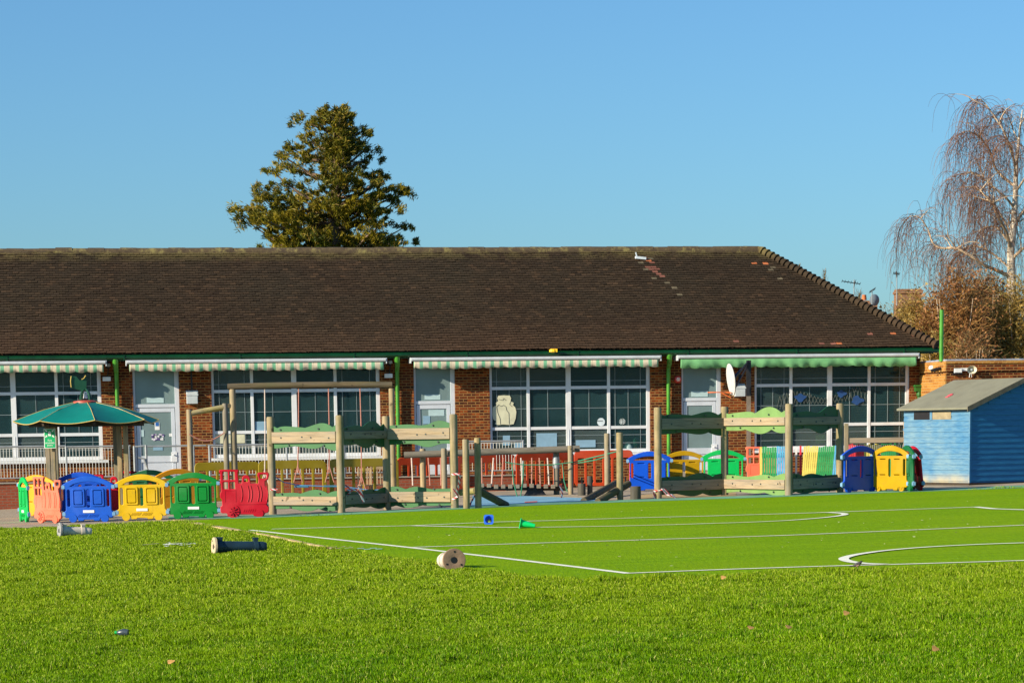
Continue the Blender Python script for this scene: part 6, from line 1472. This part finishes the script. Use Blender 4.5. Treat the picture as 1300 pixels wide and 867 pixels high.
# birch ------------------------------------------------------------
YBI = 112.0; bx = atY(1287, 455, YBI); bz0 = gz(bx.x)
bir = thing('birch_tree', 'leafless weeping silver birch with a white trunk and drooping red brown twigs', 'birch', (bx.x, YBI, bz0), 0)
def bpt(x, y, dy=0): p = atY(x, y, YBI); return Vector((p.x-bx.x, dy, p.z-bz0))
m = MB(); m.tube([(0.05, 0, -0.2), bpt(1287, 455), bpt(1285.5, 400), bpt(1284, 346), bpt(1283, 318), bpt(1287, 285), bpt(1289, 250), bpt(1290, 212), bpt(1294, 172), bpt(1298, 140)], [0.27, 0.21, 0.185, 0.17, 0.15, 0.13, 0.105, 0.08, 0.05, 0.02], 12); m.build('trunk', M_BIRCH, bir, smooth=True)
limbs = [ # (points px with depth, r0)
 ([(1283, 352, 0), (1262, 344, -.3), (1243, 338, -.6), (1225, 328, -.8), (1203, 317, -.7), (1185, 316, -.4), (1174, 310, -.2), (1168, 292, 0), (1158, 276, .1), (1146, 272, .2), (1136, 278, .2)], 0.075),
 ([(1285, 312, 0), (1276, 298, .4), (1268, 287, .7), (1255, 285, 1.0), (1243, 292, 1.2)], 0.06),
 ([(1283, 318, 0), (1274, 296, -.5), (1262, 280, -.9), (1252, 262, -1.1), (1240, 248, -1.2), (1228, 236, -1.0), (1215, 236, -.9)], 0.07),
 ([(1288, 262, 0), (1276, 250, -.3), (1262, 240, -.5), (1248, 226, -.3), (1232, 215, 0), (1216, 214, .2), (1198, 222, .3)], 0.05),
 ([(1289, 232, 0), (1276, 218, .5), (1266, 205, .7), (1258, 185, .5), (1246, 170, .2), (1232, 160, 0), (1218, 158, -.1), (1208, 172, -.2)], 0.06),
 ([(1290, 205, 0), (1281, 185, -.4), (1270, 160, -.6), (1258, 140, -.5), (1247, 122, -.3), (1238, 114, -.2), (1233, 124, -.2)], 0.05),
 ([(1293, 170, 0), (1287, 150, .3), (1281, 132, .4), (1276, 128, .4)], 0.03),
 ([(1288, 290, 0), (1300, 270, .5), (1318, 250, .8), (1340, 235, .6), (1352, 245, .5)], 0.07),
 ([(1284, 330, 0), (1300, 315, -.4), (1322, 305, -.7), (1345, 312, -.8)], 0.07),
 ([(1290, 240, 0), (1305, 215, -.4), (1320, 190, -.6), (1332, 175, -.5), (1345, 180, -.4)], 0.05),
 ([(1296, 150, 0), (1305, 130, -.2), (1314, 118, -.2), (1322, 122, -.1)], 0.03),
 ([(1285, 380, 0), (1262, 372, -.5), (1240, 378, -.8), (1225, 390, -1.0), (1205, 384, -1.1)], 0.045),
 ([(1286, 300, 0), (1278, 270, 1.2), (1270, 250, 1.9), (1258, 245, 2.2)], 0.05),
 ([(1290, 220, 0), (1280, 195, -1.0), (1272, 178, -1.6), (1262, 176, -1.9)], 0.04),
 ([(1287, 345, 0), (1270, 322, 1.4), (1250, 308, 2.2), (1232, 310, 2.5), (1222, 322, 2.6)], 0.05),
]
rg = random.Random(8)
lb = MB(); tw = MB(); side = []
def catm(P, k=4):
    o_ = []; Q = [P[0]]+P+[P[-1]]
    for i in range(1, len(Q)-2):
        for j in range(k):
            t = j/k; o_.append(0.5*((2*Q[i])+(Q[i+1]-Q[i-1])*t+(2*Q[i-1]-5*Q[i]+4*Q[i+1]-Q[i+2])*t*t+(-Q[i-1]+3*Q[i]-3*Q[i+1]+Q[i+2])*t**3))
    return o_+[P[-1]]
def droop(p, d, L, r):
    pts = [p]; v = d.copy(); n = max(5, int(L/0.22)); st = L/n
    for i in range(n):
        v = (v + Vector((rg.gauss(0, .10), rg.gauss(0, .10), -0.62*(0.55+1.2*i/n)))).normalized(); pts.append(pts[-1]+v*st)
    tw.tube(pts, [r*(1-0.6*i/n) for i in range(n+1)], 3, cap=False); return pts
for P, r0 in limbs:
    P = catm([bpt(1284+(x_-1284)*0.91, y_+max(0, 300-y_)*0.07, d_) for x_, y_, d_ in P], 4); n = len(P)
    lb.tube(P, [r0*(1-0.86*i/(n-1)) for i in range(n)], 7)
    Lm = sum((P[i+1]-P[i]).length for i in range(n-1))
    for q in range(int(Lm*1.5) if r0 > 0.045 else 0):          # pale side branches that rise before they hang
        f = 0.15+0.7*rg.random(); i = min(int(f*(n-1)), n-2); p = P[i]; v = Vector((rg.gauss(0, .7), rg.gauss(0, .7), rg.uniform(.3, 1.1))).normalized(); S_ = [p]; Lq = rg.uniform(0.8, 1.9)
        for z in range(6): v = (v+Vector((rg.gauss(0, .18), rg.gauss(0, .18), -0.10*z+0.1))).normalized(); S_.append(S_[-1]+v*Lq/6)
        lb.tube(S_, [0.026*(1-0.8*z/6) for z in range(7)], 4); side.append(S_)
    k = int(Lm*17.0)
    for q in range(k):
        f = 0.22+0.78*rg.random()**0.8; i = min(int(f*(n-1)), n-2); p = P[i].lerp(P[i+1], f*(n-1)-i); ax = (P[i+1]-P[i]).normalized()
        d = (ax*0.4+Vector((rg.gauss(0, .45), rg.gauss(0, .45), rg.uniform(-.3, .6)))).normalized()
        s = droop(p, d, rg.uniform(0.9, 2.7), 0.009)
        for _ in range(rg.randint(2, 4)):
            j = rg.randint(1, max(1, len(s)-3)); d2 = Vector((rg.gauss(0, .6), rg.gauss(0, .6), rg.uniform(-.6, .3))).normalized()
            droop(s[j], d2, rg.uniform(0.6, 1.9), 0.007)
for S_ in side:
    for q in range(9):
        p = S_[rg.randint(2, 6)]; droop(p, Vector((rg.gauss(0, .6), rg.gauss(0, .6), rg.uniform(-.2, .6))).normalized(), rg.uniform(0.6, 2.0), 0.008)
lb.build('limbs', M_LIMB, bir, smooth=True); tw.build('twigs', M_TWIG, bir); print('birch twig faces', len(tw.f))
# shrubs and thicket behind the wing ---------------------------------
def shrub(px, ptop, pw, Y, m, lab, n, seed, grp='bare shrubs behind the brick wing', r=0.010, leaf=None, spread=0.5):
    rg2 = random.Random(seed); c = atY(px, 455, Y); z0 = gz(c.x); top = atY(px, ptop, Y).z-z0; w = pw/ppm(Y)/2
    t = thing('bare_shrub', lab, 'shrub', (c.x, Y, z0), 0, grp); b = MB(); cs = []; tr = MB()
    for _ in range(9):
        a = rg2.uniform(0, 6.28); tr.tube([(0.1*math.cos(a), 0.1*math.sin(a), -0.1), (w*.35*math.cos(a), w*.35*math.sin(a), top*.35), (w*.7*math.cos(a), w*.7*math.sin(a), top*.75)], [0.06, 0.04, 0.012], 5)
    tr.build('stems', M_LIMB, t, smooth=True)
    for i in range(n):
        a = rg2.uniform(0, 6.28); rr = w*rg2.random()**0.5; h0 = top*rg2.uniform(0.15, 0.86)*(1-0.35*(rr/w)**2); p = Vector((rr*math.cos(a), rr*0.8*math.sin(a), h0))
        v = Vector((rg2.gauss(0, spread), rg2.gauss(0, spread), rg2.uniform(0.3, 1.0))).normalized(); L = rg2.uniform(0.35, 1.1); pts = [p]
        for k in range(4):
            v = (v+Vector((rg2.gauss(0, .3), rg2.gauss(0, .3), rg2.gauss(-0.08, .25)))).normalized(); pts.append(pts[-1]+v*L/4)
        b.tube(pts, [r, r*.9, r*.8, r*.6, r*.3], 3, cap=False); cs.append(tuple(pts[-1]))
        cs.append(tuple(pts[2]))
    b.build('twigs', m, t)
    if leaf: quads('dry_leaves', np.array(cs), 0.06, leaf, t, seed)
    return t
M_DRY = leaf_mat('dry ochre leaves', [(0, (0.20, 0.13, 0.035)), (0.6, (0.38, 0.26, 0.07)), (1, (0.55, 0.42, 0.14))], 0.3)
M_DRYR = leaf_mat('dry russet leaves', [(0, (0.18, 0.07, 0.025)), (0.6, (0.32, 0.14, 0.05)), (1, (0.45, 0.22, 0.08))], 0.3)
shrub(1130, 372, 74, 104, M_OCHRE, 'ochre bare shrub just beyond the end of the roof', 4200, 1, leaf=M_DRY)
shrub(1166, 346, 80, 107, M_OCHRE, 'taller ochre bare shrub behind the green vent pipe', 5200, 2, leaf=M_DRY)
shrub(1212, 312, 96, 105, M_RUSSET, 'russet bare shrub right of the green vent pipe', 6000, 3, leaf=M_DRYR)
shrub(1252, 306, 86, 108, M_DULL, 'grey brown bare shrub left of the white birch trunk', 5200, 4, leaf=M_DRYR)
shrub(1300, 318, 96, 106, M_OCHRE, 'ochre bare shrub at the right edge behind the birch trunk', 4600, 5, leaf=M_DRY)
shrub(1235, 398, 60, 101, M_DULL, 'low grey brown shrub above the wall of the brick wing', 2000, 6, leaf=M_DRYR)
shrub(1190, 405, 60, 102, M_OCHRE, 'low ochre shrub at the foot of the green vent pipe', 2200, 7, leaf=M_DRY)
ivy = thing('ivy_bush', 'olive green ivy bush behind the lower limb of the birch', 'bush', (atY(1252, 450, 109.5).x, 109.5, 0), 0)
rr = np.random.RandomState(2); cc = rr.normal(size=(2600, 3)); cc /= np.linalg.norm(cc, axis=1)[:, None]; cc *= (rr.rand(2600)**0.4)[:, None]; cc = cc*np.array([1.2, 0.8, 2.6])+np.array([0, 0, 4.4]); quads('leaves', cc, 0.09, M_OLIVE, ivy, 4); m = MB(); m.tube([(0, 0, -0.3), (0, 0, 2), (0.1, 0, 4.8)], [0.15, 0.12, 0.04], 8); m.build('stem', M_BARK, ivy)
# pale bare branch curves in front of the thicket
# distant tree tops and roofs ----------------------------------------
YD = 170.0
def bare_top(x, y0, y1, w, lab, seed):
    rg2 = random.Random(seed); c = atY(x, y1, YD); z0 = gz(40)*0; t = thing('distant_tree', lab, 'tree', (c.x, YD, 0), 0, 'bare tree tops far behind the roof'); zt = atY(x, y0, YD).z; zb = c.z; b = MB(); ww = w/ppm(YD)/2
    m_ = MB(); m_.tube([(0, 0, -0.5), (0, 0, zb), (0.1, 0, zt)], [0.2, 0.05, 0.008], 6); m_.build('trunk', M_DULL, t)
    for i in range(110):
        f = rg2.random(); z = zb-1.2+(zt-zb+1.0)*f; a = rg2.uniform(0, 6.28); L = ww*1.5*(1.3-f)*rg2.uniform(.5, 1.3); b.tube([(0, 0, z), (L*.6*math.cos(a), L*.6*math.sin(a), z+L*.9), (L*math.cos(a), L*math.sin(a), z+L*2.0)], [0.012, 0.008, 0.004], 3, cap=False)
    b.build('twigs', M_DULL, t)
bare_top(1046, 340, 365, 9, 'slim bare poplar top rising behind the sloping hip of the roof', 1)
bare_top(1014, 334, 345, 8, 'faint bare tree top behind the upper hip of the roof', 2)
bare_top(1090, 368, 392, 14, 'bare tree top beside the aerials behind the roof', 3)
YH = 135.0
def house(xa, xb, yridge, lab):
    a, b_ = atY(xa, 430, YH), atY(xb, 430, YH); zr = atY((xa+xb)/2, yridge, YH).z; t = thing('distant_house', lab, 'house', (a.x, YH, 0), 0, 'houses behind the school'); L = b_.x-a.x
    m = MB(); m.box(0, L, 0, 7, -1, zr-1.8); m.build('wall', M_BRICK, t)
    m = MB(); m.add([(-.3, -.3, zr-1.85), (L+.3, -.3, zr-1.85), (L+.3, 3.5, zr), (-.3, 3.5, zr), (L+.3, 7.3, zr-1.85), (-.3, 7.3, zr-1.85)], [(0, 1, 2, 3), (3, 2, 4, 5), (1, 4, 2), (0, 3, 5)]); rf_ = m.build('roof', M_TILE_R, t)
    return t, a, rf_
t, a, rf_ = house(1060, 1120, 396, 'distant house with a small chimney and satellite dish behind the hip of the roof')
def hpx(x, y, dy=0): p = atY(x, y, YH+3.5+dy); return Vector((p.x-a.x, 3.5+dy, p.z))
M_STACK = brick_mat('chimney brick', [(0.30, 0.11, 0.05), (0.36, 0.15, 0.07), (0.42, 0.20, 0.10)], (0.36, 0.28, 0.18))
p0, p1 = hpx(1094, 382), hpx(1113, 398); m = MB(); m.box(p0.x, p1.x, 3.2, 3.8, p1.z-1, p0.z); st = m.build('chimney', M_STACK, rf_); m = MB(); q = hpx(1097, 381); m.lathe([(0.13, 0), (0.10, 0.25)], 10, 0, Matrix.Translation(q)); m.build('chimney_pot', M_TILE_O, t, True)
q = hpx(1110, 381, -0.5); m = MB(); m.lathe([(0.02, 0.10), (0.16, 0.08), (0.27, 0.0), (0.28, 0.01), (0.16, 0.095)], 18, 0, Matrix.Translation(q) @ Matrix.Rotation(rad(25), 4, 'Z') @ MX); m.build('satellite_dish', pmat('grey dish', (0.20, 0.24, 0.28), 0.6), t, True)
def aerial(x, yt, yb, arms, lab):
    Y = YH+1.0; b0 = atY(x, yb, Y); o = Vector((b0.x, Y, b0.z)); t = thing('tv_aerial', lab, 'aerial', o, 0, 'television aerials on the far roofs'); h = atY(x, yt, Y).z-o.z
    b = MB(); b.tube([(0, 0, -0.6), (0, 0, h)], 0.024, 6); b.build('mast', M_STEEL, t)
    b = MB()
    for (x0, y0, x1, y1) in arms:
        p, q = atY(x0, y0, Y)-o, atY(x1, y1, Y)-o; b.tube([p, q], 0.022, 5); k = 7
        for i in range(k): c = p.lerp(q, i/(k-1)); b.tube([c+Vector((0, -0.22, 0.06)), c+Vector((0, 0.22, -0.05))], 0.010, 4)
    b.build('antenna', M_BLACK, t)
aerial(1084, 355, 398, [(1069, 357, 1092, 360.5), (1086, 357, 1084, 364)], 'long low television aerial left of the others above the hip of the roof')
aerial(1107, 368, 385, [(1104, 371, 1111, 366.5)], 'small dark television aerial above the satellite dish')
aerial(1138.5, 345, 372, [(1134.5, 347, 1142, 348), (1138, 345, 1138.6, 352)], 'television aerial on a tall pale pole beside the square chimney')
t2_, a2, rf2 = house(1128, 1190, 408, 'distant house with a wide square brick chimney among the ochre shrubs')
p0, p1 = atY(1137, 367.5, YH+3), atY(1168.5, 400, YH+3); m = MB(); m.box(p0.x-a2.x, p1.x-a2.x, 2.6, 3.6, p1.z-1.5, p0.z); m.box(p0.x-a2.x-0.05, p1.x-a2.x+0.05, 2.55, 3.65, p0.z-0.22, p0.z-0.10); m.build('chimney', M_STACK, rf2)
# ------------------------------------------------------------------ light, sky, camera
SUN_AZ = rad(31)      # from the left (-x) turned this much towards the camera
SUN_EL = rad(22)
sd = Vector((-math.cos(SUN_AZ)*math.cos(SUN_EL), -math.sin(SUN_AZ)*math.cos(SUN_EL), math.sin(SUN_EL)))
L = bpy.data.lights.new('sun', 'SUN'); L.energy = 5.0; L.angle = rad(0.5); L.color = (1.0, 0.86, 0.66)
lo_ = bpy.data.objects.new('sun', L); C.objects.link(lo_); lo_.rotation_euler = (-sd).to_track_quat('-Z', 'Y').to_euler(); lo_.location = (-40, -20, 40)
w = bpy.data.worlds.new('World'); bpy.context.scene.world = w; w.use_nodes = True
nt = w.node_tree; bg = nt.nodes['Background']
sky = nt.nodes.new('ShaderNodeTexSky'); sky.sky_type = 'NISHITA'; sky.sun_disc = False
sky.sun_elevation = SUN_EL; sky.sun_rotation = math.atan2(sd.x, sd.y); sky.altitude = 0; sky.air_density = 1.0; sky.dust_density = 0.7; sky.ozone_density = 2.0
mx = nt.nodes.new('ShaderNodeMix'); mx.data_type = 'RGBA'; mx.blend_type = 'MULTIPLY'; mx.inputs[0].default_value = 1.0
mx.inputs[7].default_value = (0.45, 0.755, 1.03, 1)      # clearer, bluer air than the model's default
nt.links.new(sky.outputs[0], mx.inputs[6]); nt.links.new(mx.outputs[2], bg.inputs[0]); bg.inputs[1].default_value = 0.087
cam = bpy.data.cameras.new('camera'); co = bpy.data.objects.new('camera', cam); C.objects.link(co)
cam.sensor_width = 36; cam.sensor_fit = 'HORIZONTAL'; cam.lens = F/1300*36; cam.shift_x = SHX; cam.shift_y = SHY; cam.clip_start = 0.5; cam.clip_end = 4000
M4 = Matrix(((RV.x, UV.x, -F0.x, CAM.x), (RV.y, UV.y, -F0.y, CAM.y), (RV.z, UV.z, -F0.z, CAM.z), (0, 0, 0, 1))); co.matrix_world = M4
sc = bpy.context.scene; sc.camera = co
sc.view_settings.view_transform = 'Standard'; sc.view_settings.look = 'None'; sc.view_settings.exposure = 0.70; sc.view_settings.gamma = 1; sc.view_settings.use_curve_mapping = False
sc.render.engine = 'CYCLES'; sc.cycles.max_bounces = 6; sc.cycles.transparent_max_bounces = 12; sc.cycles.caustics_reflective = False; sc.cycles.caustics_refractive = False
